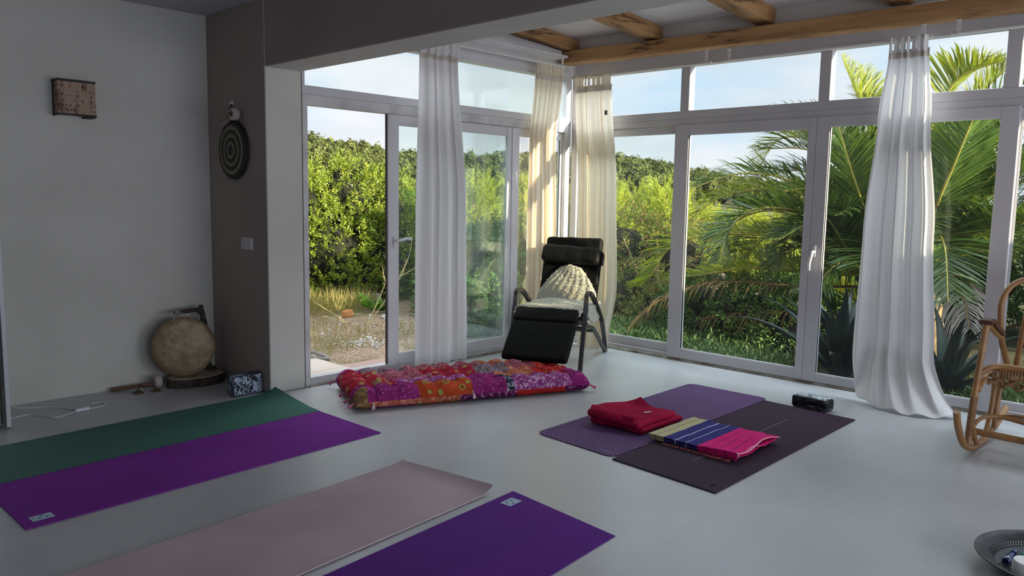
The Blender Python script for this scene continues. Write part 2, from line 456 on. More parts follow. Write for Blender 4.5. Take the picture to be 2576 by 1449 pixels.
# open leaf of the left-hand door (only its edge shows)
m_leaf = mat('white_door_paint', (.55, .58, .60, 1), .4)
dl = MB().box((1.19, 5.15, .01), (1.213, 5.68, 2.12)).box((1.10, 5.155, .04), (1.135, 5.68, 2.1))
DL = struct('door_3', dl, m_leaf); bevel(DL, .003)
MB().box((1.135, 5.172, .02), (1.19, 5.67, 2.11)).build('leaf_core', noisy('grey_rubber', (.10, .095, .09, 1), (.16, .15, .14, 1), scale=8), DL)
MB().box((1.15, 5.16, .03), (1.156, 5.172, 2.1)).box((1.172, 5.16, .03), (1.178, 5.172, 2.1)).build('seal', m_dark, DL)
MB().box((1.16, 5.158, .12), (1.17, 5.172, .18)).box((1.16, 5.158, .42), (1.17, 5.172, .47)).build('latch_plate', mat('steel', (.05, .05, .055, 1), .4, .8), DL)

# ------------------------------------------------------------------ timber
def wood(name, c1, c2, c3, axis, sc_=1.0, rough=.65):
    m = mat(name, c1, rough); t = NT(m.node_tree); b = t.n['Principled BSDF']
    st = {'x': (1.2, 14, 14), 'y': (14, 1.2, 14), 'z': (14, 14, 1.2)}[axis]
    v = tex_coord(t, tuple(q*sc_ for q in st))
    n = t.add('ShaderNodeTexNoise', i_Scale=1.2, i_Detail=7, i_Roughness=.65, i_Distortion=.8); t.link(v, n.inputs['Vector'])
    n2 = t.add('ShaderNodeTexNoise', i_Scale=.35, i_Detail=4, i_Distortion=.4); t.link(v, n2.inputs['Vector'])
    a = ramp(t, n.outputs['Fac'], [(.28, c3), (.45, c1), (.7, c2)])
    t.link(mixc(t, .55, a, ramp(t, n2.outputs['Fac'], [(.38, c3), (.5, c1), (.7, c2)])), b.inputs['Base Color'])
    n4 = t.add('ShaderNodeTexNoise', i_Scale=.7, i_Detail=9, i_Roughness=.7, i_Distortion=.3); t.link(v, n4.inputs['Vector'])
    sock = b.inputs['Base Color'].links[0].from_socket
    cr = ramp(t, n4.outputs['Fac'], [(.465, (1, 1, 1)), (.49, (.18, .15, .12)), (.50, (.18, .15, .12)), (.525, (1, 1, 1))])
    n6 = t.add('ShaderNodeTexNoise', i_Scale=.9, i_Detail=2); t.link(tex_coord(t, (2, 2, 2)), n6.inputs['Vector'])
    crm_ = mixc(t, ramp(t, n6.outputs['Fac'], [(.5, (0, 0, 0)), (.62, (1, 1, 1))]), (1, 1, 1, 1), cr)
    t.link(mixc(t, 1.0, sock, crm_, 'MULTIPLY'), b.inputs['Base Color'])
    bp = t.add('ShaderNodeBump', i_Strength=.5, i_Distance=.012); t.link(n.outputs['Fac'], bp.inputs['Height']); t.link(bp.outputs[0], b.inputs['Normal'])
    return m
wc_ = ((.38, .20, .08, 1), (.56, .34, .15, 1), (.12, .055, .022, 1))
m_beam_y = wood('oak_beam', *wc_, 'y'); m_beam_x = wood('oak_rafter', *wc_, 'x')

def timber(name, p0, p1, w, h, sag, m, label, seed, ax):
    """rough hewn bar between two axis-end points (bottom centre line)"""
    p0, p1 = V(p0), V(p1); n = 40; rng = random.Random(seed)
    d = (p1-p0); L = d.length; d.normalize(); side = V((-d.y, d.x, 0)).normalized()
    vs = []; sec = []
    k = 16
    for j in range(k):
        a = 2*pi*j/k+pi/k
        ca, sa = cos(a), sin(a); e = .16
        sec.append((math.copysign(abs(ca)**e, ca), math.copysign(abs(sa)**e, sa)))
    for i in range(n+1):
        s_ = i/n; c = p0.lerp(p1, s_)+V((0, 0, h/2-sag*4*s_*(1-s_)))
        for j, (a, b_) in enumerate(sec):
            q = V((s_*L*1.6+seed*7, a*1.3, b_*1.3))
            k1 = 1+.09*noise.noise(q)+.05*noise.noise(q*3.1)
            vs.append(c+side*(a*w/2*k1)+V((0, 0, b_*h/2*k1)))
    fs = [(i*k+j, i*k+(j+1) % k, (i+1)*k+(j+1) % k, (i+1)*k+j) for i in range(n) for j in range(k)]
    fs += [tuple(range(k))[::-1], tuple(n*k+j for j in range(k))]
    mb = MB(); mb.add(vs, fs)
    o = mb.build(name, m, smooth=35)
    tag(o, label, 'beam')
    return o
timber('ceiling_beam', (5.685, 4.82, 2.592), (5.685, -3.9, 2.56), .145, .112, .03, m_beam_y,
       'long rough-hewn oak beam running above the right-hand window wall', 1, 'y')
rl = ['rough oak rafter nearest the corner of the glass walls, resting on the long beam',
      'second rough oak rafter from the glass corner, resting on the long beam',
      'third rough oak rafter from the glass corner, thickest and darkest end on the long beam',
      'fourth oak rafter from the glass corner, only its tip showing at the top edge']
for i, (y, w_, h_) in enumerate(((4.755, .10, .125), (3.875, .13, .13), (2.89, .15, .135), (1.92, .15, .135))):
    timber('ceiling_rafter', (2.99, y, 2.688+.068*(5.75-2.99)+.012), (5.745, y, 2.70), w_, h_-.012, 0, m_beam_x, rl[i], 11+i, 'x')['group'] = 'roof rafters over the glass corner'

# ------------------------------------------------------------------ curtain rods
m_rod = mat('white_rod', (.7, .69, .67, 1), .35)
def rod(p0, p1, brk, label, up_z):
    p0, p1 = V(p0), V(p1); c = (p0+p1)/2
    root = thing('curtain_rod', c, label, 'curtain rod')
    MB().tube([p0, p1], .011, 12).build('pole', m_rod, root, smooth=40)
    d = (p1-p0).normalized(); nrm = V((-d.y, d.x, 0))
    for b_ in brk:
        q = p0+d*b_
        mb = MB(); s = V((abs(d.x), abs(d.y), 0))
        a = q-s*.012; e = q+s*.012
        n_ = V((abs(nrm.x), abs(nrm.y), 0))*.003
        mb.box(a-n_+V((0, 0, -.014)), e+n_+V((0, 0, up_z-q.z)))
        mb.box(a-n_*6+V((0, 0, up_z-q.z-.003)), e+n_*6+V((0, 0, up_z-q.z)))
        mb.tube([q-d*.012, q+d*.012], .0145, 12)
        mb.build('bracket', m_rod, root)
rod((5.70, 4.76, 2.465), (5.70, 3.31, 2.465), [.04, 1.40], 'white curtain rod beside the glass corner, hung under the long oak beam', 2.575)
rod((5.70, 3.20, 2.465), (5.70, 1.70, 2.465), [.04, 1.44], 'white curtain rod across the middle of the right-hand window wall', 2.55)
rod((5.70, 1.59, 2.465), (5.70, .2, 2.465), [.04, 1.3], 'white curtain rod at the far right, only its bracket and left end showing', 2.55)
rod((3.10, 4.72, 2.555), (5.58, 4.72, 2.555), [.1, 2.44], 'white curtain rod along the top of the left glass wall', 2.632)

struct('wall_sun_block', MB().box((5.97, -3.3, -.1), (8.4, -3.1, 2.1)), m_white)  # unseen wall, added to keep the low sun off the sunroom floor

# ------------------------------------------------------------------ curtains
m_curt = cloth_mat('white_cotton', (.80, .785, .79, 1), .20)
m_curt2 = cloth_mat('cream_cotton', (.86, .77, .63, 1), .42)
m_hem = cloth_mat('doubled_cotton', (.66, .61, .54, 1), .15)

def curtain(label, top, edges, ztop, zbot, nrm, folds, amp, seed, m, ntab=6, hem=None, cat='curtain', tabh=.10, bunch=None):
    """top = rod height; edges(v) -> (a0, a1) points in XY of the two borders at height fraction v (0 top, 1 bottom)"""
    rng = random.Random(seed); ph = [rng.uniform(0, 6.28) for _ in range(6)]
    nrm = V((*nrm, 0))
    base = None
    def wave(u):
        uu = u+.04*sin(2*pi*u*2.3+ph[0])+.02*sin(2*pi*u*5+ph[1])
        q = sin(2*pi*folds*uu+ph[2])
        return (abs(q)**.75)*math.copysign(1, q)+.35*sin(2*pi*folds*.47*uu+ph[3])
    def P(u, v):
        a, b_ = edges(v)
        z = ztop+(zbot-ztop)*v
        wv = wave(u+.015*sin(v*4+ph[4]))
        A = amp*(.45+.55*min(1, v*2.2))*(1+.25*sin(3*v+ph[5]))
        q = V((a[0]+(b_[0]-a[0])*u, a[1]+(b_[1]-a[1])*u, z))+nrm*(wv*A)
        lat = V((b_[0]-a[0], b_[1]-a[1], 0))
        q += lat*(.035*cos(2*pi*folds*u+ph[2])/max(1, folds/4))
        if hem: q = hem(u, v, q)
        return q
    a, b_ = edges(0)
    c = P(.5, 1)
    root = thing('curtain', (c.x, c.y, min(P(i/20, 1).z for i in range(21))), label, cat)
    nu, nv = folds*18, 70
    mb = MB(); mb.grid(P, nu, nv); mb.build('panel', m, root, smooth=True)
    hb = MB(); hh = .055/(ztop-zbot)
    hb.grid(lambda u, v: P(u, v*hh)+nrm*.003, nu, 2); hb.build('heading_band', m_hem, root, smooth=True)
    for i in range(ntab):
        u = (i+.5)/ntab; tb = MB(); wd = .80/ntab
        p0 = P(u, 0.0)
        def tabf(x, y, u=u, p0=p0):
            uu = u+(x-.5)*wd
            e = P(uu, .005)
            bx = e
            return V((bx.x, bx.y, ztop-.02+y*(top+.014-ztop+.02)))+nrm*(.016*(1-abs(2*y-1)*.2)+.003)
        tb.grid(tabf, 6, 4)
        k = .0155
        tb.grid(lambda x, y, u=u, p0=p0: V((p0.x, p0.y, 0)).lerp(V((P(u+(x-.5)*wd, .005).x, P(u+(x-.5)*wd, .005).y, 0)), 1.0)+nrm*(k*cos(pi*y)+.001)+V((0, 0, top+k*sin(pi*y))), 6, 8)
        tb.build('tab', m, root, smooth=True)
    return root, P

lerp2 = lambda a, b_, t_: (a[0]+(b_[0]-a[0])*t_, a[1]+(b_[1]-a[1])*t_)
def edge_table(tab):
    def f(v):
        for (v0, a0, b0), (v1, a1, b1) in zip(tab, tab[1:]):
            if v <= v1:
                t_ = (v-v0)/(v1-v0); t_ = t_*t_*(3-2*t_)
                return lerp2(a0, a1, t_), lerp2(b0, b1, t_)
        return tab[-1][1], tab[-1][2]
    return f
curtain('white tab-top curtain hanging beside the open sliding door on the left glass wall', 2.555,
        edge_table([(0, (3.90, 4.72), (4.27, 4.72)), (.5, (3.885, 4.72), (4.36, 4.72)), (1, (3.885, 4.72), (4.39, 4.72))]),
        2.47, .045, (0, -1), 5, .032, 3, m_curt, 7)
curtain('cream curtain at the glass corner, hung on the left glass wall behind the recliner', 2.555,
        edge_table([(0, (5.20, 4.74), (5.57, 4.74)), (.25, (5.22, 4.81), (5.58, 4.81)), (.6, (5.23, 4.82), (5.63, 4.82)), (1, (5.24, 4.82), (5.62, 4.82))]),
        2.47, .06, (0, -1), 6, .015, 5, m_curt2, 7)
curtain('cream curtain at the glass corner, hung on the right window wall behind the recliner', 2.465,
        edge_table([(0, (5.70, 4.69), (5.70, 4.29)), (.4, (5.77, 4.69), (5.77, 4.25)), (.75, (5.79, 4.69), (5.79, 4.235)), (1, (5.78, 4.66), (5.77, 4.31))]),
        2.385, .0, (-1, 0), 7, .020, 9, m_curt2, 8, hem=lambda u, v, q: V((q.x, q.y, max(q.z, .004))))
def pool(u, v, q):
    if v > .84:
        t_ = (v-.84)/.16; e = t_*t_*(3-2*t_)
        hem_pts = spline([(5.66, 2.035, .17), (5.60, 1.99, .035), (5.50, 1.84, .006), (5.44, 1.68, .006), (5.43, 1.56, .006), (5.50, 1.44, .006), (5.60, 1.335, .012)], 24)
        i = u*24; k = min(int(i), 23); h = hem_pts[k].lerp(hem_pts[k+1], i-k)
        p = V((q.x, q.y, q.z)).lerp(h, e)
        p.x -= .05*sin(pi*t_)*sin(pi*min(1, u*1.3))*(1 if u < .77 else 0) + .012*sin(u*38)*sin(pi*t_)
        p.z = max(.004, q.z*(1-e)+h.z*e+.01*e*(1+sin(u*29)))
        return p
    return q
curtain('long white curtain pooling on the floor beside the rocking chair', 2.465,
        edge_table([(0, (5.69, 1.965), (5.69, 1.712)), (.18, (5.69, 2.01), (5.69, 1.67)), (.5, (5.69, 2.06), (5.69, 1.595)), (.85, (5.68, 2.075), (5.68, 1.545)), (1, (5.66, 2.05), (5.66, 1.50))]),
        2.40, .0, (-1, 0), 5, .030, 15, m_curt, 7, hem=pool)
tag(MB().box((5.648, 4.285, 2.11), (5.650, 4.315, 2.15)).build('care_label', mat('grey_label', (.12, .12, .13, 1), .8), bpy.data.objects['curtain.002']), 'small grey care label')

# ------------------------------------------------------------------ yoga mats
def bumpy(name, col, scale, kind, strength=.4, rough=.75, col2=None, stretch=(1, 1, 1), rot=0):
    m = mat(name, col, rough, spec=.08); t = NT(m.node_tree); b = t.n['Principled BSDF']
    v = tex_coord(t, stretch); v.node.inputs['Rotation'].default_value = (0, 0, rot)
    big = t.add('ShaderNodeTexNoise', i_Scale=2.2, i_Detail=5); t.link(v, big.inputs['Vector'])
    d = tuple(q*.8 for q in col[:3])+(1,)
    base = ramp(t, big.outputs['Fac'], [(.3, d), (.65, col)])
    if kind == 'wave':
        n = t.add('ShaderNodeTexWave', i_Scale=scale, wave_type='BANDS', bands_direction='X'); h = n.outputs['Fac']; t.link(v, n.inputs['Vector'])
    elif kind == 'check':
        a = t.add('ShaderNodeTexWave', i_Scale=scale, wave_type='BANDS', bands_direction='X'); c = t.add('ShaderNodeTexWave', i_Scale=scale, wave_type='BANDS', bands_direction='Y')
        t.link(v, a.inputs['Vector']); t.link(v, c.inputs['Vector'])
        mm = t.add('ShaderNodeMath', operation='MULTIPLY'); t.link(a.outputs['Fac'], mm.inputs[0]); t.link(c.outputs['Fac'], mm.inputs[1]); h = mm.outputs[0]
    else:
        n = t.add('ShaderNodeTexNoise', i_Scale=scale, i_Detail=2); h = n.outputs['Fac']; t.link(v, n.inputs['Vector'])
    if col2: base = mixc(t, ramp(t, h, [(.45, (0, 0, 0)), (.6, (1, 1, 1))]), base, col2)
    t.link(base, b.inputs['Base Color'])
    bp = t.add('ShaderNodeBump', i_Strength=strength, i_Distance=.003); t.link(h, bp.inputs['Height']); t.link(bp.outputs[0], b.inputs['Normal'])
    return m

def mat_sheet(name, far0, far1, near1, near0, th, m, label, curl=None, r=0, z0=.001, nx=60, ny=24):
    """thin slab on four floor corners (counter-clockwise seen from above)"""
    f0, f1, n1, n0 = (V((*q, 0)) for q in (far0, far1, near1, near0))
    L = (n0-f0).length; W = (f1-f0).length
    def P(u, v, dz):
        if r:  # rounded corners: pull the ends in
            dx = min(u, 1-u)*L; lim = 0
            if dx < r: lim = r-sqrt(max(0, r*r-(r-dx)**2))
            v = lim/W+v*(1-2*lim/W)
        q = f0.lerp(n0, u).lerp(f1.lerp(n1, u), v)
        z = z0+dz+(curl(u, v) if curl else 0)
        return V((q.x, q.y, z))
    us = [0]+[(.5-.5*cos(pi*min(1, i/8)))*.04 for i in range(1, 9)]+[.04+.92*i/nx for i in range(1, nx)]+[1-(.5-.5*cos(pi*(8-i)/8))*.04 for i in range(0, 9)]
    nu = len(us)-1; vs = []; k = ny+1
    for dz in (th, 0):
        for u in us:
            for j in range(k): vs.append(P(u, j/ny, dz))
    N = (nu+1)*k; fs = []
    flip = (f1-f0).cross(n0-f0).z > 0
    for i in range(nu):
        for j in range(ny):
            a, b_, c, d = i*k+j, i*k+j+1, (i+1)*k+j+1, (i+1)*k+j
            fs += [(a, b_, c, d), (N+d, N+c, N+b_, N+a)]
    for i in range(nu): fs += [(i*k, (i+1)*k, N+(i+1)*k, N+i*k), (i*k+ny, N+i*k+ny, N+(i+1)*k+ny, (i+1)*k+ny)]
    for j in range(ny): fs += [(j, N+j, N+j+1, j+1), (nu*k+j, nu*k+j+1, N+nu*k+j+1, N+nu*k+j)]
    if not flip: fs = [f[::-1] for f in fs]
    mb = MB(); mb.add(vs, fs)
    o = mb.build(name, m, smooth=40)
    return tag(o, label, 'yoga mat')

green = bumpy('green_mat', (.055, .155, .125, 1), 26, 'wave', .9, .6, (.075, .20, .165, 1), (.8, 1, 1))
purple = bumpy('purple_mat', (.215, .035, .31, 1), 180, 'noise', .25, .8)
violet = bumpy('violet_mat', (.155, .035, .29, 1), 120, 'noise', .35, .8, (.125, .028, .25, 1), (.4, 2.4, 1))
pink = bumpy('dusty_pink_mat', (.58, .46, .48, 1), 24, 'wave', .10, .7, None, (1, 1, 1))
aub = bumpy('aubergine_mat', (.052, .032, .050, 1), 300, 'noise', .25, .75)
plum = bumpy('plum_mat', (.105, .052, .145, 1), 9.0, 'check', 1.0, .6, (.165, .095, .21, 1))

gm = mat_sheet('yoga_mat', (2.735, 4.895), (2.705, 4.268), (.895, 4.182), (.925, 4.805), .005, green,
          'dark green ribbed yoga mat with its far corner turned up against the pillar',
          curl=lambda u, v: .045*max(0, 1-u/.07)**2*max(0, 1-v/.8)**1.1)
pm = mat_sheet('yoga_mat', (2.70, 4.262), (2.708, 3.628), (.861, 3.535), (.855, 4.172), .005, purple,
          'purple yoga mat lying alongside the dark green mat')
km = mat_sheet('yoga_mat', (2.475, 3.135), (2.525, 2.515), (.70, 2.36), (.65, 2.985), .005, pink,
          'dusty pink yoga mat with one end curling up off the floor', z0=.004,
          curl=lambda u, v: .024*max(0, 1-u/.05)**2*(.4+.9*v))
vm = mat_sheet('yoga_mat', (2.605, 2.462), (2.55, 1.828), (.72, 1.67), (.775, 2.30), .003, violet,
          'violet yoga mat in the foreground beside the dusty pink mat', z0=.0005)
tm = mat_sheet('yoga_mat', (5.158, 3.055), (5.168, 2.432), (3.341, 2.427), (3.37, 3.01), .005, plum,
          'plum yoga mat with a chequered texture and rounded corners', r=.06)
dm = mat_sheet('yoga_mat', (5.09, 2.419), (5.068, 1.80), (3.277, 1.78), (3.315, 2.412), .007, aub,
          'dark aubergine square-cornered yoga mat under the striped cloth')
for o in (gm, pm, km, vm, tm, dm): o['group'] = 'yoga mats on the floor'
m_line = mat('faint_line', (.14, .11, .15, 1), .7)
MB().box((3.60, 2.094, .0082), (4.75, 2.099, .0086), ).build('centre_line', m_line, dm)
m_pale = mat('pale_print', (.42, .55, .68, 1), .6); m_teal = mat('teal_print', (.03, .13, .20, 1), .6); m_greyp = mat('grey_print', (.22, .30, .42, 1), .6)
def logo(parent, x, y, z, rz, flip=0):
    M = T(x, y, z, rz)
    pt = MB().box((-.042, -.03, 0), (.042, .03, .0006), M).build('logo_patch', m_pale, parent)
    em = MB(); k = 10
    for a in (90, 210, 330):
        a = radians(a); ce = V((.004+.012*cos(a), .013*sin(a), 0)); tdir = V((-sin(a), cos(a), 0)); nd = V((cos(a), sin(a), 0))
        vs = []
        for i in range(k+1):
            s_ = i/k*2-1; wv = .0055*(1-s_*s_); bow = .006*(1-s_*s_)
            vs.append(ce+tdir*(s_*.0115)+nd*(bow+wv)); vs.append(ce+tdir*(s_*.0115)+nd*(bow-wv))
        em.add([M @ (q+V((0, 0, .0012))) for q in vs], [(2*i, 2*i+1, 2*i+3, 2*i+2) for i in range(k)])
    em.build('emblem', m_teal, pt)
    tx = MB()
    for i in range(8): tx.box((-.033, -.022+i*.0055, .0006), (-.029, -.0185+i*.0055, .0011), M)
    tx.build('lettering', m_greyp, pt)
logo(pm, .945, 3.625, .0062, radians(3.0))
logo(vm, 2.50, 2.375, .0037, radians(180+5))
lt = MB()
for i in range(9): lt.box((3.395, 2.475+i*.009, .0063), (3.401, 2.481+i*.009, .0066))
tag(lt.build('lettering', m_greyp, tm), 'faint pale lettering')
MB().add([(3.33, 1.835, .0083), (3.36, 1.82, .0083), (3.362, 1.85, .0083), (3.345, 1.845, .0083)], [(0, 1, 2, 3)]).build('emblem', mat('dark_print', (.018, .012, .018, 1), .9, spec=.05), dm)

# ------------------------------------------------------------------ yoga blocks
def marbled(name, lo, hi, st, bias):
    m = mat(name, lo, .6, spec=.25); t = NT(m.node_tree); b = t.n['Principled BSDF']
    v = tex_coord(t, st)
    n = t.add('ShaderNodeTexNoise', i_Scale=11, i_Detail=4, i_Distortion=2.6, i_Roughness=.5); t.link(v, n.inputs['Vector'])
    t.link(ramp(t, n.outputs['Fac'], [(bias-.06, lo), (bias, tuple(.5*(p+q) for p, q in zip(lo, hi))), (bias+.04, hi)]), b.inputs['Base Color'])
    return m
m_mar1 = marbled('marbled_foam_face', (.02, .02, .03, 1), (.42, .52, .66, 1), (2.4, 2.4, 1.5), .50)
m_mar2 = marbled('marbled_foam_side', (.02, .02, .025, 1), (.30, .36, .46, 1), (.25, 6, 1.0), .55)
m_mar3 = marbled('marbled_foam_top', (.03, .04, .05, 1), (.60, .68, .75, 1), (2.0, 1.2, 1.2), .47)
m_mar4 = marbled('marbled_foam_dark', (.004, .004, .006, 1), (.13, .13, .15, 1), (.5, .6, 5), .60)
def block(M, size, mats_, label, loc, rz, face):
    bx, by, bz = size
    mb = MB()
    mb.rbox((-bx/2, -by/2, 0), (bx/2, by/2, bz), .022, 5)
    o = mb.build('yoga_block', mats_, smooth=35)
    for p in o.data.polygons: p.material_index = 0 if abs(p.normal[face]) > .93 else 1
    o.location = loc; o.rotation_euler = (0, 0, rz)
    return tag(o, label, 'yoga block')
block(None, (.235, .075, .15), [m_mar1, m_mar2], 'black and pale blue marbled yoga block standing against the wall near the pillar', (2.575, 4.985, .001), radians(3), 1)
block(None, (.12, .25, .083), [m_mar3, m_mar4], 'black marbled yoga block resting at the end of the dark aubergine mat', (5.155, 2.115, .001), radians(-4), 2)

# ------------------------------------------------------------------ wall lamp, wall gong, switch
m_rim = mat('dark_iron', (.008, .006, .006, 1), .6)
m_shade = mat('printed_paper', (.25, .17, .12, 1), .85); t = NT(m_shade.node_tree); b = t.n['Principled BSDF']
v = tex_coord(t, (42, 42, 33))
n = t.add('ShaderNodeTexVoronoi', i_Scale=1.0, i_Randomness=.25); t.link(v, n.inputs['Vector'])
n2 = t.add('ShaderNodeTexNoise', i_Scale=9, i_Detail=3); t.link(tex_coord(t, (3, 3, 1)), n2.inputs['Vector'])
dots = ramp(t, n.outputs['Distance'], [(.30, (.12, .10, .10)), (.42, (.40, .275, .20))])
t.link(mixc(t, 1.0, dots, ramp(t, n2.outputs['Fac'], [(.36, (.35, .28, .25)), (.5, (1, 1, 1))]), 'MULTIPLY'), b.inputs['Base Color'])
L0 = thing('wall_lamp', (1.79, 5.645, 1.85), 'box-shaped sconce with a printed brown paper shade on the left wall', 'wall lamp')
MB().box((1.672, 5.592, 1.858), (1.894, 5.6935, 2.068)).build('lamp_shade', m_shade, L0)
def rim(z0, z1):
    mb = MB(); e = .003
    mb.box((1.672-e, 5.592-e, z0), (1.894+e, 5.592+.004, z1)); mb.box((1.672-e, 5.592, z0), (1.672+.004, 5.699, z1)); mb.box((1.894-.004, 5.592, z0), (1.894+e, 5.699, z1))
    return mb
rim(2.062, 2.076).build('frame', m_rim, L0, origin=None)
lb = rim(1.850, 1.862); lb.box((1.669, 5.675, 1.85), (1.675, 5.699, 2.076)); lb.box((1.84, 5.60, 1.842), (1.894, 5.695, 1.852)); lb.build('frame', m_rim, L0)

m_ring = noisy('hammered_bronze', (.15, .13, .085, 1), (.21, .18, .12, 1), scale=40, rough=.45, bump=.3, bscale=60, metal=.4)
m_blk = noisy('black_patina', (.006, .006, .006, 1), (.014, .013, .012, 1), scale=30, rough=.6, bump=.2, bscale=60)
G0 = thing('wall_gong', (2.68, 5.287, 1.468), 'black hanging gong with concentric bronze rings on the wall beside the pillar', 'gong')
Mg = Matrix.Translation((2.692, 5.287, 1.672)) @ Matrix.Rotation(-pi/2, 4, 'Y')
rg = .203
gb = MB(); gb.lathe([(rg-.012, 0), (rg, .003), (rg, .016), (rg-.008, .024), (rg*.6, .030), (0.001, .034)], 56, Mg); gb.build('disc', m_blk, G0, smooth=40)
for a, c in ((.835, .70), (.565, .44), (.30, .185)):
    z = lambda q: .0255+.009*(1-q)+.0012
    MB().lathe([(rg*a, z(a)), (rg*(a+c)/2, z((a+c)/2)+.0012), (rg*c, z(c))], 56, Mg, cap=False).build('ring', m_ring, G0, smooth=True)
MB().tube([(2.672, 5.385, 1.852), (2.687, 5.316, 1.995), (2.672, 5.24, 1.868)], .0035, 6).build('cord', m_rim, G0)
MB().tube([(2.70, 5.316, 1.995), (2.675, 5.316, 1.995)], .005, 8).tube([(2.699, 5.318, 2.003), (2.689, 5.318, 2.003)], .012, 8).build('hook', m_rod, G0, smooth=40)
m_felt = noisy('cream_felt', (.42, .36, .34, 1), (.52, .46, .43, 1), scale=60, rough=.95, bump=.3)
m_brn = wood('brown_handle', (.17, .085, .05, 1), (.22, .12, .07, 1), (.09, .045, .03, 1), 'z', 3)
M0 = thing('gong_mallet', (2.66, 5.28, 1.85), 'small mallet with a round cream head tucked behind the top of the wall gong', 'mallet')
MB().tube([(2.655, 5.22, 1.908), (2.66, 5.31, 1.880), (2.668, 5.425, 1.842)], [.013, .015, .017], 10).build('handle', noisy('pale_handle', (.30, .22, .20, 1), (.36, .27, .24, 1), 20), M0, smooth=40)
Mh = Matrix.Translation((2.665, 5.205, 1.912)) @ Matrix.Rotation(-pi/2, 4, 'Y') @ Matrix.Rotation(.25, 4, 'X')
MB().lathe([(.004, -.01), (.034, -.008), (.042, .004), (.042, .03), (.036, .042), (.02, .046), (.001, .046)], 28, Mh).build('head', m_felt, M0, smooth=50)
MB().lathe([(.019, .044), (.019, .05), (.012, .053), (.001, .053)], 20, Mh).build('end_cap', mat('brown_leather', (.10, .05, .035, 1), .7), M0, smooth=50)

m_sw = mat('switch_plastic', (.68, .64, .65, 1), .45)
SW = thing('light_switch', (2.695, 5.145, .985), 'square pale light switch on the dark wall beside the pillar', 'light switch')
MB().rbox((2.688, 5.066, .984), (2.6995, 5.224, 1.068), .004).build('switch_plate', m_sw, SW, smooth=30)
MB().rbox((2.683, 5.078, .991), (2.688, 5.212, 1.061), .002).build('rocker', mat('switch_rocker', (.58, .55, .56, 1), .45), SW, smooth=30)

# ------------------------------------------------------------------ gong on its wooden stand
m_bark = noisy('dark_bark', (.018, .013, .011, 1), (.07, .05, .035, 1), scale=14, rough=.9, bump=.8, bscale=40)
m_cut = noisy('sawn_wood', (.34, .26, .17, 1), (.42, .33, .23, 1), scale=3, rough=.8, stretch=(6, 1.5, 1))
m_gong = bpy.data.materials.new('brass_gong'); m_gong.use_nodes = True
t = NT(m_gong.node_tree); b = t.n['Principled BSDF']
v = tex_coord(t); n = t.add('ShaderNodeTexNoise', i_Scale=9, i_Detail=8, i_Roughness=.7); t.link(v, n.inputs['Vector'])
n2 = t.add('ShaderNodeTexVoronoi', i_Scale=16); t.link(v, n2.inputs['Vector'])
c_ = ramp(t, n.outputs['Fac'], [(.25, (.08, .05, .025)), (.42, (.21, .15, .085)), (.6, (.29, .22, .135)), (.75, (.36, .29, .19))])
n3 = t.add('ShaderNodeTexNoise', i_Scale=70, i_Detail=3); t.link(v, n3.inputs['Vector'])
t.link(mixc(t, 1.0, c_, ramp(t, n3.outputs['Fac'], [(.30, (.45, .40, .35)), (.36, (1, 1, 1))]), 'MULTIPLY'), b.inputs['Base Color'])
b.inputs['Metallic'].default_value = .25; b.inputs['Roughness'].default_value = .5
bp = t.add('ShaderNodeBump', i_Strength=.4, i_Distance=.01); t.link(n2.outputs['Distance'], bp.inputs['Height']); t.link(bp.outputs[0], b.inputs['Normal'])

ST = thing('gong_stand', (2.45, 5.50, 0), 'log-slice gong stand with a crooked bark branch post in the left corner', 'gong stand')
slab = [(2.262, 5.525), (2.27, 5.46), (2.34, 5.41), (2.44, 5.385), (2.55, 5.39), (2.62, 5.415), (2.655, 5.46), (2.66, 5.52), (2.63, 5.60), (2.52, 5.625), (2.40, 5.615), (2.30, 5.575)]
sp_ = spline([(x, y, 0) for x, y in slab+slab[:1]], 60)[:-1]
rng = random.Random(3)
poly = [(q.x+rng.uniform(-.004, .004), q.y+rng.uniform(-.004, .004)) for q in sp_]
MB().prism(poly, .001, .062).build('bark_edge', m_bark, ST, smooth=30)
cx_, cy_ = 2.46, 5.50
MB().prism([(cx_+(x-cx_)*.955, cy_+(y-cy_)*.955) for x, y in poly], .062, .068).build('slab_top', m_cut, ST)
def branch(pts, rs, seed, name, n=26):
    q = spline(pts, n); k = len(rs)-1; rr = []
    for i in range(n+1):
        f = i/n*k; j = min(int(f), k-1); rr.append((rs[j]+(rs[j+1]-rs[j])*(f-j))*(1+.14*noise.noise(V((i*.7, seed, 0)))))
    mb = MB(); mb.tube([p+V((.004*noise.noise(V((i*.5, seed, 3))), .004*noise.noise(V((i*.5, seed, 9))), 0)) for i, p in enumerate(q)], rr, 12)
    return mb
post = branch([(2.625, 5.575, .066), (2.595, 5.57, .10), (2.582, 5.57, .20), (2.585, 5.57, .32), (2.56, 5.565, .44), (2.54, 5.56, .56)], [.034, .022, .02, .02, .022, .016], 1, 'post')
post.build('post', m_bark, ST, smooth=50)
branch([(2.552, 5.563, .515), (2.50, 5.555, .53), (2.42, 5.54, .528), (2.335, 5.53, .520)], [.018, .016, .015, .013], 4, 'arm').build('arm', m_bark, ST, smooth=50)
branch([(2.556, 5.562, .47), (2.535, 5.558, .50), (2.50, 5.555, .522)], [.010, .010, .008], 6, 'fork', 10).build('fork', m_bark, ST, smooth=50)
GG = thing('hanging_gong', (2.368, 5.50, .07), 'round weathered brass gong hanging on the branch stand in the left corner', 'gong')
n_g = V((-.30, -.95, .06)).normalized()
Mq = Matrix.Translation((2.372, 5.475, .286)) @ n_g.to_track_quat('Z', 'Y').to_matrix().to_4x4()
rq = .213
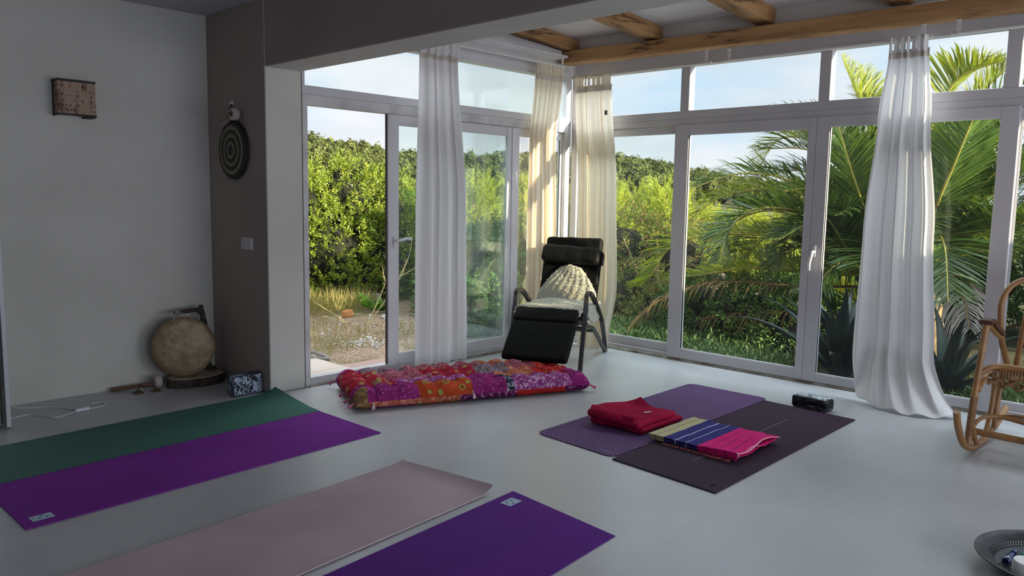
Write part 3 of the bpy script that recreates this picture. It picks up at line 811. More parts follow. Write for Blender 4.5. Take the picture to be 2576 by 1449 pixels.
prof = [(rq-.016, -.035), (rq-.004, -.03), (rq, -.012), (rq-.003, .0), (rq-.014, .010), (rq*.8, .017), (rq*.5, .023), (rq*.22, .026), (.001, .027)]
MB().lathe(prof, 72, Mq).build('disc', m_gong, GG, smooth=60)
cd = MB(); cd.tube(spline([(2.295, 5.468, .472), (2.32, 5.495, .51), (2.345, 5.522, .538)], 8), .0028, 6); cd.tube(spline([(2.43, 5.425, .478), (2.39, 5.48, .51), (2.362, 5.522, .538)], 8), .0028, 6)
for i in range(4): cd.tube([V((2.338+.009*i, 5.530, .52))+V((0, .017*cos(a), .017*sin(a))) for a in [2*pi*j/14 for j in range(15)]], .003, 5)
cd.build('cord', mat('pale_cord', (.40, .36, .32, 1), .9), GG, smooth=40)

ML = thing('gong_mallet', (2.07, 5.62, 0), 'long wooden mallet with a cream felt head lying on the floor by the gong stand', 'mallet')
MB().tube([(1.935, 5.655, .014), (2.10, 5.60, .024), (2.222, 5.558, .034)], [.014, .012, .010], 10).build('handle', wood('mallet_wood', (.16, .075, .04, 1), (.22, .11, .06, 1), (.08, .035, .02, 1), 'x', 2), ML, smooth=40)
Mh = Matrix.Translation((2.215, 5.562, .047)) @ V((.93, -.31, .06)).to_track_quat('Z', 'Y').to_matrix().to_4x4()
MB().lathe([(.010, -.022), (.034, -.02), (.044, -.008), (.044, .012), (.036, .026), (.02, .03), (.001, .031)], 28, Mh).build('head', m_felt, ML, smooth=50)
m_brz = noisy('dull_bronze', (.10, .07, .04, 1), (.16, .11, .06, 1), 30, .5, metal=.6)
TS = thing('hand_cymbals', (2.125, 5.52, 0), 'pair of small bronze hand cymbals joined by a cord, in front of the mallet handle', 'cymbals')
for x, y in ((2.055, 5.50), (2.165, 5.475)):
    MB().lathe([(.036, .001), (.035, .004), (.022, .010), (.012, .020), (.004, .025), (.001, .025)], 28, T(x, y, .0005)).build('cymbal', m_brz, TS, smooth=40)
MB().tube(spline([(2.055, 5.50, .024), (2.075, 5.515, .045), (2.11, 5.52, .030), (2.14, 5.50, .034), (2.165, 5.475, .024)], 24), .003, 6).build('cord', m_rim, TS, smooth=40)

m_cord = mat('white_cable', (.62, .63, .64, 1), .5)
PC = thing('power_cable', (1.55, 5.3, 0), 'thin white cable with an inline switch lying on the floor by the left wall', 'cable')
ca = MB(); zf = .0042
ca.tube(spline([(1.24, 5.36, zf), (1.36, 5.38, zf), (1.43, 5.27, zf), (1.46, 5.21, zf), (1.555, 5.25, zf), (1.60, 5.27, .008)], 40), .004, 6)
ca.tube(spline([(1.66, 5.275, .008), (1.745, 5.29, zf), (1.79, 5.35, zf), (1.775, 5.40, zf), (1.73, 5.41, zf)], 24), .004, 6)
ca.tube(spline([(1.30, 5.66, .05), (1.36, 5.60, zf), (1.50, 5.50, zf), (1.56, 5.44, zf), (1.60, 5.34, zf), (1.70, 5.33, zf)], 30), .004, 6)
ca.build('cord', m_cord, PC, smooth=40)
MB().rbox((-.04, -.014, 0), (.04, .014, .02), .005, M=T(1.628, 5.272, .001, .12)).build('inline_switch', mat('pale_switch', (.68, .72, .78, 1), .4), PC, smooth=30)

# ------------------------------------------------------------------ folded blanket and striped cloth
m_bl = noisy('burgundy_fleece', (.27, .008, .040, 1), (.35, .014, .055, 1), scale=7, rough=.95, bump=.25, bscale=160, spec=.05)
bl = MB()
def wob(sx, amp, k=9):
    def f(q): return q+V((amp*noise.noise(q*k+V((sx, 0, 0))), amp*noise.noise(q*k+V((0, sx, 5))), amp*.6*noise.noise(q*k+V((3, 1, sx)))))
    return f
B0 = .0075
bl.rbox((3.775, 2.535, B0), (4.215, 2.925, B0+.040), .0195, 4, cuts=18, fn=wob(1, .016, 5))
bl.rbox((3.765, 2.550, B0+.034), (4.175, 2.905, B0+.072), .0185, 4, cuts=18, fn=wob(5, .018, 5.5))
roll = spline([(3.760, 2.915, B0+.066), (3.752, 2.84, B0+.074), (3.765, 2.74, B0+.070), (3.80, 2.63, B0+.060)], 20)
bl.tube(roll, [.016+.016*sin(pi*min(1, (i+3)/23)) for i in range(21)], 14)
# rolled left border and the flap thrown across the top
def flap(u, v):
    a = spline([(3.735, 2.90, 0), (3.85, 2.935, 0), (4.0, 2.91, 0), (4.13, 2.80, 0)], 20)      # back border
    b_ = spline([(3.775, 2.60, 0), (3.82, 2.63, 0), (3.90, 2.58, 0), (4.03, 2.545, 0)], 20)  # front border
    i = u*20; k = min(int(i), 19); p = a[k].lerp(a[k+1], i-k); q = b_[k].lerp(b_[k+1], i-k)
    r_ = p.lerp(q, v)
    z = B0+.076+.026*math.exp(-((u-.12)/.16)**2)*(1-.4*v)+.016*sin(pi*u)*(1-v)+.045*max(0, (u-.75)/.25)**2*(1-v)**2+.006*noise.noise(V((u*4, v*4, 2)))
    z -= .012*max(0, 1-u/.07)**2
    return V((r_.x, r_.y, z))
n0 = len(bl.v)
bl.grid(flap, 40, 26); bl.grid(lambda u, v: flap(u, v)-V((0, 0, .007)), 40, 26)
# skirt closing the flap edges
def edge_strip(fn):
    bl.grid(lambda u, v: fn(u)-V((0, 0, .007*v)), 40, 1)
edge_strip(lambda u: flap(u, 1)); edge_strip(lambda u: flap(u, 0)); edge_strip(lambda u: flap(1, u)); edge_strip(lambda u: flap(0, u))
bl.v = [(x, y, max(z, .0068)) for x, y, z in bl.v]
BL = bl.build('blanket', m_bl, smooth=50)
tag(BL, 'folded burgundy fleece blanket lying on the plum chequered mat', 'blanket')
p0 = flap(.72, .86); p1 = flap(.86, .86); p2 = flap(.86, .68); p3 = flap(.72, .68)
e = V((0, 0, .0025))
c0 = (p0+p1+p2+p3)/4
fx = (p1-p0).normalized(); fy = (p3-p0).normalized(); fz = fx.cross(fy)
if fz.z < 0: fz = -fz
tl = MB(); q = [c0+fx*a*.028+fy*b_*.011+fz*.004 for a, b_ in ((-1, -1), (1, -1), (1, 1), (-1, 1))]
tl.add(q, [(0, 1, 2, 3)]).build('care_label', mat('pink_label', (.62, .40, .46, 1), .7), BL)

m_st = mat('striped_cotton', (.7, .05, .25, 1), .9, spec=.1); t = NT(m_st.node_tree); b = t.n['Principled BSDF']
tc = t.add('ShaderNodeTexCoord'); s_ = t.add('ShaderNodeSeparateXYZ'); t.link(tc.outputs['Generated'], s_.inputs[0])
pk, nv, crm = (.72, .02, .20, 1), (.045, .04, .19, 1), (.52, .46, .27, 1); dk = (.06, .02, .10, 1); wh = (.60, .62, .72, 1)
stops = [(0, (.75, .35, .45, 1)), (.018, pk), (.13, dk), (.138, pk), (.235, dk), (.243, pk), (.335, dk), (.343, pk), (.435, nv), (.555, wh), (.566, nv), (.675, wh), (.686, nv), (.81, crm), (.905, (.10, .10, .12, 1)), (.913, crm), (.975, (.40, .38, .24, 1))]
t.link(ramp(t, s_.outputs['Y'], stops, 'CONSTANT'), b.inputs['Base Color'])
n = t.add('ShaderNodeTexNoise', i_Scale=240); t.link(tex_coord(t), n.inputs['Vector'])
bp = t.add('ShaderNodeBump', i_Strength=.2, i_Distance=.002); t.link(n.outputs['Fac'], bp.inputs['Height']); t.link(bp.outputs[0], b.inputs['Normal'])
ck = MB(); Z0 = .0115
def layer(x0, x1, y0, y1, z, th, seed, wav):
    def f(u, v):
        # u runs over the folded front edge (X) and across the top, v along Y
        y = y0+(y1-y0)*v+.008*noise.noise(V((u*3, seed, 0)))
        wv = wav*max(0, 1-v*2.2)
        zz = z+th+.006*noise.noise(V((u*5+seed, v*7, seed)))+wv*.02*(sin(u*9+seed)+1)*.8
        if u < .16:
            a = u/.16*pi/2; x = x0+.012*(1-sin(a)); zz = z+(zz-z)*sin(a)
        else: x = x0+.0+(x1-x0)*((u-.16)/.84)
        return V((x+.006*noise.noise(V((v*6, seed, 4))), y, max(zz, Z0)))
    ck.grid(f, 44, 60)
layer(3.738, 4.205, 1.925, 2.452, Z0, .011, 1, .5)
layer(3.732, 4.215, 1.915, 2.462, Z0+.012, .011, 4, .8)
layer(3.728, 4.222, 1.905, 2.470, Z0+.024, .012, 8, 1.0)
CK = ck.build('folded_cloth', m_st, smooth=True)
CK.modifiers.new('thick', 'SOLIDIFY').thickness = .003
tag(CK, 'folded cotton cloth striped hot pink, navy and cream on the dark aubergine mat', 'cloth')
fr = MB(); rng = random.Random(2)
for i in range(70):
    y = 1.95+.42*i/70+rng.uniform(-.003, .003); x = 3.735
    fr.tube([(x, y, .014), (x-.006, y+rng.uniform(-.004, .004), .0105), (x-.012-rng.random()*.006, y+rng.uniform(-.006, .006), .0095)], .0016, 4)
fr.build('fringe', mat('coral_fringe', (.62, .16, .15, 1), .9), CK)

# ------------------------------------------------------------------ patchwork floor cushion
def fabric(name, base, motif=None, scale=30, kind='dots', m2=None):
    m = mat(name, base, .92, spec=.08); t = NT(m.node_tree); b = t.n['Principled BSDF']
    v = tex_coord(t); nz = t.add('ShaderNodeTexNoise', i_Scale=14, i_Detail=4); t.link(v, nz.inputs['Vector'])
    c = mixc(t, 1.0, base, ramp(t, nz.outputs['Fac'], [(.3, (.45, .46, .48)), (.65, (.78, .80, .82))]), 'MULTIPLY')
    if motif:
        if kind == 'dots':
            vo = t.add('ShaderNodeTexVoronoi', i_Scale=scale, i_Randomness=.55); t.link(v, vo.inputs['Vector'])
            c = mixc(t, ramp(t, vo.outputs['Distance'], [(.17, (1, 1, 1)), (.22, (0, 0, 0))]), c, motif)
        elif kind == 'ring':
            vo = t.add('ShaderNodeTexVoronoi', i_Scale=scale, i_Randomness=.5); t.link(v, vo.inputs['Vector'])
            c = mixc(t, ramp(t, vo.outputs['Distance'], [(.20, (1, 1, 1)), (.24, (0, 0, 0))]), c, m2 or motif)
            c = mixc(t, ramp(t, vo.outputs['Distance'], [(.24, (0, 0, 0)), (.27, (1, 1, 1)), (.33, (1, 1, 1)), (.36, (0, 0, 0))]), c, motif)
        elif kind == 'hatch':
            a = t.add('ShaderNodeTexChecker', i_Scale=scale); t.link(v, a.inputs['Vector'])
            n5 = t.add('ShaderNodeTexNoise', i_Scale=scale*1.1); t.link(v, n5.inputs['Vector'])
            c = mixc(t, ramp(t, n5.outputs['Fac'], [(.48, (0, 0, 0)), (.54, (1, 1, 1))]), c, motif)
        elif kind == 'lace':
            n5 = t.add('ShaderNodeTexNoise', i_Scale=scale, i_Detail=4, i_Distortion=1); t.link(v, n5.inputs['Vector'])
            c = mixc(t, ramp(t, n5.outputs['Fac'], [(.52, (0, 0, 0)), (.60, (1, 1, 1))]), c, motif)
    t.link(c, b.inputs['Base Color'])
    wv = t.add('ShaderNodeTexWave', i_Scale=26, i_Distortion=2.5, wave_type='BANDS', bands_direction='DIAGONAL'); t.link(v, wv.inputs['Vector'])
    bp = t.add('ShaderNodeBump', i_Strength=.30, i_Distance=.006); t.link(wv.outputs['Fac'], bp.inputs['Height']); t.link(bp.outputs[0], b.inputs['Normal'])
    return m
gold = (.42, .30, .12, 1)
FM = [fabric('magenta', (.40, .035, .22, 1), (.55, .30, .48, 1), 42),            # 0
      fabric('red_gold', (.52, .025, .06, 1), (.30, .20, .07, 1), 15, 'ring', gold),    # 1
      fabric('orange_paisley', (.66, .09, .03, 1), (.28, .42, .10, 1), 15, 'ring', (.28, .07, .03, 1)),  # 2
      fabric('violet_lace', (.42, .07, .30, 1), (.58, .36, .52, 1), 38, 'lace'),   # 3
      fabric('dusty_rose', (.40, .085, .13, 1), (.48, .20, .24, 1), 50, 'lace'),   # 4
      fabric('block_print', (.50, .40, .44, 1), (.08, .03, .06, 1), 85, 'hatch'),  # 5
      fabric('navy_floral', (.03, .03, .06, 1), (.42, .42, .46, 1), 48, 'lace'),   # 6
      fabric('tan', (.30, .16, .075, 1), (.40, .26, .12, 1), 40, 'lace'),          # 7
      fabric('plum_dark', (.13, .012, .09, 1), (.34, .14, .26, 1), 36, 'lace'),    # 8
      fabric('scarlet', (.58, .03, .03, 1), gold, 26, 'dots'),                     # 9
      fabric('coral', (.60, .15, .09, 1), (.66, .30, .2, 1), 44, 'lace')]          # 10
ang = atan2(3.439-4.11, 4.386-2.865)
Mc = T(2.852, 4.098, .002, ang)
CL, CW = 1.69, .685
NU, NV = 12, 5
def edge01(x, n_):  # denser samples near the borders
    return [.5-.5*math.copysign(abs(cos(pi*i/n_))**.75, cos(pi*i/n_)) for i in range(n_+1)]
us, vs_ = edge01(0, 150), edge01(0, 70)
def cushion_pt(u, v, top):
    a, b_ = abs(2*u-1), abs(2*v-1)
    e = max(0, (1-a**26))**.36*max(0, (1-b_**13))**.36
    pu, pv = abs(sin(pi*NU*u)), abs(sin(pi*NV*v))
    puff = (pu**.55)*(pv**.55)
    z = .056
    rough = .004*noise.noise(V((u*30, v*14, 1)))
    if top: z += e*(.058+.034*puff-.012*(1-pu)*(1-pv)+rough*2)
    else: z -= e*.054
    gather = .012*(abs(sin(pi*NU*u))**.6)
    x = CL*u+(.010*noise.noise(V((v*9, 3, 0))))*(1 if a > .9 else 0)
    y = CW*v
    if b_ > .8: y += (gather-.006)*(b_-.8)/.2*math.copysign(1, 2*v-1)*-1*-1
    if top and z < .15: z *= 1-.62*max(0, u-.72)*min(1, v*1.6)
    return Mc @ V((x, y, z))
def patch(u, v, top):
    if not top: 
        if v < .5:
            for lim, k in ((.055, 7), (.24, 0 if v > .012 else 10), (.42, 2 if v > .010 else 10), (.46, 8), (.66, 8), (.80, 9), (.88, 9), (1.01, 8)):
                if u < lim: return k
        return 8
    if u < .05 and v < .10: return 7
    if v < .23:
        for lim, k in ((.25, 0), (.47, 2), (.615, 0), (.65, 6), (.80, 3), (.91, 3), (1.01, 0)):
            if u < lim: return k
    if u < .095: return 1 if v < .85 else 0
    if v < .42:
        for lim, k in ((.13, 7), (.19, 1), (.50, 3), (.60, 0), (.78, 10), (.93, 9), (1.01, 0)):
            if u < lim: return k
    if v < .61:
        for lim, k in ((.16, 1), (.36, 4), (.55, 1), (.70, 5), (.80, 10), (.94, 9), (1.01, 9)):
            if u < lim: return k
    if v < .80:
        for lim, k in ((.14, 1), (.32, 4), (.56, 1), (.72, 5), (.86, 4), (.94, 9), (1.01, 9)):
            if u < lim: return k
    for lim, k in ((.28, 5), (.40, 4), (.62, 4), (.76, 10), (.90, 4), (1.01, 7)):
        if u < lim: return k
    return 0
cu = MB()
for top in (True, False):
    k = len(us); base = len(cu.v)
    cu.v += [tuple(cushion_pt(u, v, top)) for v in vs_ for u in us]
    for j in range(len(vs_)-1):
        for i in range(k-1):
            f = (base+j*k+i, base+j*k+i+1, base+(j+1)*k+i+1, base+(j+1)*k+i)
            cu.f.append(f if top else f[::-1]); cu.mi.append(patch((us[i]+us[i+1])/2, (vs_[j]+vs_[j+1])/2, top))
CU = cu.build('floor_cushion', FM, smooth=True)
tag(CU, 'long tufted patchwork floor cushion in pinks, reds and oranges below the recliner', 'cushion')
m_tas = mat('pink_tassel', (.50, .12, .22, 1), .9); m_tasw = mat('pale_tassel', (.62, .50, .52, 1), .9)
def tassel(x, y, z, dx, dy, m, L=.04):
    p = Mc @ V((x, y, z)); d = (Mc.to_3x3() @ V((dx, dy, -.55))).normalized()
    mb = MB(); mb.tube([p, p+d*L*.3, p+d*L*.4, p+d*L], [.006, .008, .006, .013], 8)
    mb.build('tassel', m, CU, smooth=40)
tassel(-.004, .012, .052, -1, -.3, m_tas); tassel(-.004, CW-.01, .055, -1, .2, m_tas, .05); tassel(CL, .01, .05, 1, -.3, m_tas, .05); tassel(-.012, .12, .055, -1, 0, m_tas)
tassel(.12, -.006, .045, -.2, -1, m_tasw); tassel(.80, -.006, .06, -.1, -1, m_tasw); tassel(-.008, .30, .055, -1, 0, m_tas)

# ------------------------------------------------------------------ black recliner
m_lea = noisy('black_leather', (.003, .003, .003, 1), (.005, .005, .005, 1), scale=20, rough=.6, bump=.12, bscale=260, spec=.12)
m_lea2 = noisy('black_soft_leather', (.005, .005, .005, 1), (.008, .008, .008, 1), scale=20, rough=.6, bump=.5, bscale=24, spec=.15)
m_met = noisy('grey_metal', (.13, .13, .135, 1), (.17, .17, .175, 1), scale=20, rough=.35, metal=.7)
RC = thing('recliner_chair', (4.84, 3.864, 0), 'black leather recliner with grey metal arms in the glass corner', 'armchair', rz=pi+atan2(.42, .907))
def loc(f, s, z): return V((f, -s, z))
tb = -radians(24)
Mb = Matrix.Translation((-.565, 0, .385)) @ Matrix.Rotation(tb, 4, 'Y')
def fold(amp, kx, ky):
    return lambda q: q+V((amp*noise.noise(V((q.y*kx, q.z*ky, q.x*3))), 0, amp*.5*noise.noise(V((q.y*kx*.7, q.z*ky, 9)))))
SA, SB = .03, .555
MB().rbox((-.075, -SB, .0), (0, -SA, .585), .03, 4, Mb, 14, fold(.005, 6, 6)).build('backrest', m_lea, RC, True, 50)
MB().rbox((-.070, -SB+.004, .565), (.004, -SA-.004, .712), .028, 4, Mb, 14, fold(.012, 20, 5)).build('back_flap', m_lea2, RC, True, 50)
Mp = Mb @ Matrix.Translation((.028, -(SA+SB)/2, .528)) @ Matrix.Rotation(radians(-2.5), 4, 'X')
hp = MB().rbox((-.05, -.268, -.082), (.055, .268, .082), .048, 5, Mp, 14, fold(.010, 13, 8)).build('headrest_pillow', m_lea2, RC, True, 50)
MB().box((-.085, -.268, -.05), (.0, -.262, .05), Mp).build('strap', m_lea, hp, True)
MB().box((-.085, .266, -.05), (.0, .280, .05), Mp).build('strap', m_lea, hp, True)
MB().rbox((-.62, -SB, .375), (-.01, -SA, .462), .03, 4, None, 12, fold(.005, 6, 6)).build('seat', m_lea, RC, True, 50)
fd = V((.35, 0, -.325)).normalized(); fa = atan2(fd.z, fd.x)
Mf = Matrix.Translation((-.02, 0, .484)) @ Matrix.Rotation(-fa, 4, 'Y')
ft = MB().rbox((-.03, -SB-.004, -.055), (.118, -SA+.004, .006), .026, 4, Mf, 12, lambda q: q+V((0, 0, .005*noise.noise(q*9))))
ft.rbox((.110, -SB-.004, -.055), (.488, -SA+.004, .001), .024, 4, Mf, 12, lambda q: q+V((0, 0, .004*noise.noise(q*7))))
ft.build('footrest', m_lea, RC, True, 50)
for y_ in (-.045, -.54): MB().tube([Mf @ V((.05, y_, -.066)), Mf @ V((.40, y_, -.066))], 1, flat=(.018, .018)).build('footrest_rail', m_met, RC, True)
WS = .60
for s in (0, WS):
    MB().tube([loc(.004, s, 0), loc(-.155, s, .585)], 1, flat=(.026, .034), up=(0, 1, 0)).build('front_leg', m_met, RC, True)
    arm = spline([loc(-.150, s, .575), loc(-.165, s, .602), loc(-.23, s, .612), loc(-.33, s, .585), loc(-.47, s, .508), loc(-.62, s, .408), loc(-.745, s, .312)], 30)
    MB().tube(arm, 1, flat=(.032, .030), up=(0, 1, 0)).build('armrest', m_blk, RC, True)
    MB().tube(spline([loc(-.735, s, .325), loc(-.83, s, .20), loc(-.90, s, .09), loc(-.94, s, 0)], 12), 1, flat=(.026, .034), up=(0, 1, 0)).build('rear_leg', m_met, RC, True)
    MB().tube(spline([loc(-.075, s, .335), loc(-.22, s, .338), loc(-.38, s, .302), loc(-.56, s, .215), loc(-.75, s, .105), loc(-.915, s, .012)], 24), 1, flat=(.024, .030), up=(0, 1, 0)).build('brace', m_met, RC, True)
cb = MB()
for f in (-.20, -.42): cb.tube([loc(f, 0, .322 if f > -.3 else .27), loc(f, WS, .322 if f > -.3 else .27)], .013, 10)
cb.box((-.52, -.52, .345), (-.08, -.065, .373)); cb.box((-.58, -.38, .31), (-.50, -.22, .42))
cb.tube([loc(-.02, .035, .40), loc(-.36, .035, .33)], 1, flat=(.02, .03)); cb.tube([loc(-.02, .55, .40), loc(-.36, .55, .33)], 1, flat=(.02, .03))
cb.build('underframe', m_met, RC, True)

# sheepskin: a padded hide with short dense tufts
rng = np.random.default_rng(5)
MR = np.array(RC.matrix_basis); MBk = np.array(Mb)
hw = lambda t_: np.interp(t_, [0, .10, .17, .27, .36, .40, .425], [.258, .262, .252, .195, .125, .085, .0])
SC = .29
def pad(t_, x): return .010+.016*np.sqrt(np.clip(1-x*x, 0, 1))+.005*np.sin(t_*37+x*9)*np.cos(x*13)
def P_back(t_, x):
    s_ = SC+x*hw(t_); q = np.stack([pad(t_, x)-.004, -s_, t_+.012, np.ones_like(s_)], 1) @ MBk.T
    return q[:, :3]
def P_seat(f_, s_):
    e = np.clip(1-((s_-SC)/.285)**2, 0, 1)**.5*np.clip((-.005-f_)/.03, 0, 1)**.5
    z = .462+.034*e+.006*np.sin(s_*17+f_*9)*e-.30*np.clip(f_+.06, 0, 1)
    return np.stack([f_, -s_, z], 1)
def P_side(f_, z_):
    return np.stack([f_, np.full_like(f_, -.018)-.004*np.sin(f_*31), z_], 1)
n_, n2_, n3 = 15000, 12000, 6000
t_ = rng.random(n_*2)*.425; x_ = rng.random(n_*2)*2-1; ok = rng.random(n_*2) < hw(t_)/.26; t_, x_ = t_[ok], x_[ok]
f_ = -.585+rng.random(n2_)*.555; s2 = .02+rng.random(n2_)*.545
f3 = -.72+rng.random(n3)*.46; z3 = .335+rng.random(n3)*.15; k3 = z3 > .32+.9*np.abs(f3+.52)**1.6; f3, z3 = f3[k3], z3[k3]
nb = np.array(Mb.to_3x3() @ V((1, 0, .1)))
Rr = np.concatenate([P_back(t_, x_), P_seat(f_, s2), P_side(f3, z3)])
N1 = np.tile(nb, (len(t_), 1)); N1[:, 1] -= x_*.55; N1[:, 2] += .25*(t_-.2)
N2 = np.stack([.25+np.clip(f_+.08, 0, 1)*12, -(s2-SC)*1.4, np.ones(n2_)], 1)
N3 = np.stack([np.zeros(len(f3)), np.ones(len(f3)), np.full(len(f3), -.25)], 1)
Nn = np.concatenate([N1, N2, N3]); Nn /= np.linalg.norm(Nn, axis=1)[:, None]
Lc = .010+.009*rng.random(len(Rr))
cl_ = np.array([[noise.noise(V(p)*80), noise.noise(V(p)*80+V((9, 0, 0))), noise.noise(V(p)*80+V((0, 9, 0)))] for p in Rr])
D = Nn+cl_*.32+rng.normal(0, .16, Nn.shape); D /= np.linalg.norm(D, axis=1)[:, None]
side = np.cross(D, rng.normal(0, 1, D.shape)); side /= np.linalg.norm(side, axis=1)[:, None]
oth = np.cross(D, side); wv = .0075
mid = Rr+D*Lc[:, None]*.6; tip = Rr+D*Lc[:, None]+cl_*.006
b0, b1, b2 = Rr+side*wv, Rr-side*wv*.5+oth*wv*.87, Rr-side*wv*.5-oth*wv*.87
c0_, c1_, c2_ = mid+side*wv*.85, mid-side*wv*.42+oth*wv*.73, mid-side*wv*.42-oth*wv*.73
vv = np.stack([b0, b1, b2, c0_, c1_, c2_, tip], 1)
N_ = len(Rr); base = np.arange(N_)[:, None]*7
tri = np.array([(0, 1, 4), (0, 4, 3), (1, 2, 5), (1, 5, 4), (2, 0, 3), (2, 3, 5), (3, 4, 6), (4, 5, 6), (5, 3, 6)])
faces = (base[:, :, None]+tri[None]).reshape(-1, 3)
vw = vv.reshape(-1, 3) @ MR[:3, :3].T+MR[:3, 3]
m_fur = foliage_mat('cream_fleece', [(.88, .80, .66, 1), (.90, .85, .74, 1), (.92, .90, .84, 1)], .5, .95, (1, .98, .92, 1), 0)
SK = thing('sheepskin', (4.84+.4, 3.864+.45, .36), 'fluffy cream sheepskin draped over the seat and back of the recliner', 'sheepskin')
np_mesh('fleece', vw, faces, m_fur, SK, smooth=True)
hd = MB(); A1 = lambda q: RC.matrix_basis @ V(q[0])
ar = lambda q: np.array([q])
hd.grid(lambda u, v: A1(P_back(ar(v*.424), ar(u*2-1))), 24, 28)
hd.grid(lambda u, v: A1(P_seat(ar(-.585+.58*u), ar(.015+.555*v))), 24, 24)
hd.grid(lambda u, v: A1(P_side(ar(-.68+.36*u), ar(.345+.13*v))), 10, 6)
hd.build('hide', mat('hide', (.88, .82, .70, 1), .95, spec=0), SK, smooth=True)
tg = MB(); tg.add([RC.matrix_basis @ V(q) for q in ((-.20, -.004, .445), (-.255, -.004, .445), (-.25, -.004, .41), (-.205, -.004, .40))], [(0, 1, 2, 3)])
tag(tg.build('care_label', mat('tan_label', (.36, .30, .26, 1), .8), SK), 'small tan sewn label')

# ------------------------------------------------------------------ rattan rocking chair (mostly beyond the right border)
m_rat = noisy('honey_rattan', (.23, .105, .034, 1), (.36, .18, .065, 1), scale=7, rough=.4, stretch=(1, 1, 1), detail=5, bump=.15, bscale=50)
m_ratd = noisy('dark_rattan', (.055, .018, .012, 1), (.09, .03, .018, 1), scale=9, rough=.35)
m_weave = noisy('woven_cane', (.22, .11, .045, 1), (.38, .21, .09, 1), scale=30, rough=.6, bump=.5, bscale=90)
m_bind = noisy('cane_binding', (.18, .09, .034, 1), (.28, .15, .06, 1), scale=60, rough=.5)
RK = thing('rocking_chair', (5.05, .80, 0), 'honey-coloured rattan rocking chair at the right border beside the white curtain', 'rocking chair')
ym = lambda y, s: y if s > 0 else 1.6-y           # mirror across the chair's middle (y = .80)
def rt_(name, pts, r, m=m_rat, n=36, k=12, par=RK): return MB().tube(spline(pts, n), r, k).build(name, m, par, smooth=50)
for s in (1, -1):
    Y = lambda y: ym(y, s)
    rk = rt_('rocker', [(4.605, Y(1.115), .285), (4.65, Y(1.112), .19), (4.76, Y(1.105), .075), (4.95, Y(1.10), .019), (5.18, Y(1.095), .024), (5.40, Y(1.09), .065), (5.60, Y(1.085), .13)], .0185)
    fp = rt_('front_post', [(4.78, Y(1.09), .075), (4.83, Y(1.095), .22), (4.90, Y(1.10), .40), (5.005, Y(1.10), .715)], .0175)
    bd = MB(); fpc = spline([(4.78, Y(1.09), .075), (4.83, Y(1.095), .22), (4.90, Y(1.10), .40), (5.005, Y(1.10), .715)], 36)
    for i in range(46):
        q = fpc[int(4+i*.35)].lerp(fpc[int(4+i*.35)+1], (i*.35) % 1)
        bd.tube([q+V((cos(a)*.0178, sin(a)*.0178, .001*sin(a))) for a in [2*pi*j/12 for j in range(13)]], .0026, 5)
    bd.build('binding', m_bind, fp, smooth=50)
    rt_('hoop_brace', [(4.80, Y(1.075), .16), (4.86, Y(1.07), .075), (4.98, Y(1.07), .052), (5.09, Y(1.07), .12), (5.16, Y(1.07), .25), (5.165, Y(1.07), .36), (5.10, Y(1.07), .425), (4.99, Y(1.08), .42), (4.90, Y(1.09), .355)], .0135)
    rt_('rear_post', [(5.33, Y(1.085), .055), (5.36, Y(1.085), .22), (5.44, Y(1.085), .42)], .016)
    ar = rt_('arm_rail', [(5.005, Y(1.10), .70), (5.10, Y(1.105), .695), (5.25, Y(1.11), .645), (5.43, Y(1.11), .585)], .014)
    MB().tube(spline([(4.985, Y(1.10), .728), (5.03, Y(1.10), .735), (5.12, Y(1.105), .722), (5.26, Y(1.11), .670), (5.43, Y(1.11), .610)], 24), [1.25]*4+[1]*21, flat=(.05, .022), up=(0, 0, 1)).build('arm_pad', m_ratd, ar, smooth=40)
rt_('back_hoop', [(5.50, 1.075, .40), (5.44, 1.105, .56), (5.425, 1.12, .70), (5.435, 1.12, .82), (5.49, 1.075, .915), (5.56, .95, .965), (5.58, .80, .975), (5.56, .65, .965), (5.49, .525, .915), (5.435, .48, .82), (5.425, .48, .70), (5.44, .495, .56), (5.50, .525, .40)], .0175, n=80)
for y0, y1, r in ((1.035, .985, .0155), (.955, .93, .009), (.885, .87, .009), (.80, .80, .0155), (.715, .73, .009), (.645, .67, .009), (.565, .615, .0155)):
    rt_('spindle', [(5.50, y0, .40), (5.49, (y0+y1)/2, .66), (5.555, y1, .955)], r, n=14)
for z, x in ((.56, 5.495), (.70, 5.49)):
    rt_('rung', [(x, 1.03-(z-.56)*.1, z), (x, .80, z), (x, .57+(z-.56)*.1, z)], .010, n=10)
rt_('seat_rail', [(4.955, 1.095, .445), (4.985, 1.06, .478), (5.02, .99, .487), (5.03, .80, .480), (5.02, .61, .487), (4.985, .54, .478), (4.955, .505, .445)], .017, n=50)
ws = MB()
for i in range(34):
    y = .555+.49*i/33
    ws.tube(spline([(5.00, y, .42), (5.015, y, .468), (5.06, y, .470), (5.25, y, .425), (5.50, y, .41)], 16), .0065, 6)
for i in range(26):
    x = 5.03+.45*i/25; z = .462-.055*min(1, (x-5.03)/.25)
    ws.tube([(x, .55, z), (x, 1.05, z)], 1, flat=(.012, .004))
ws.build('woven_seat', m_weave, RK, smooth=50)
ap = MB()
for zz, ph in ((.425, 0), (.405, 2), (.385, 4)):
    ap.tube([V((5.03+.03*sin(pi*i/50)+.008*sin(i*.9+ph), 1.075-.55*i/50, zz-.02*sin(pi*i/50)+.008*cos(i*.9+ph))) for i in range(51)], .010, 8)
ap.build('woven_apron', m_weave, RK, smooth=50)
rt_('front_stretcher', [(4.855, 1.10, .135), (4.86, .80, .13), (4.855, .50, .135)], .019, n=10)
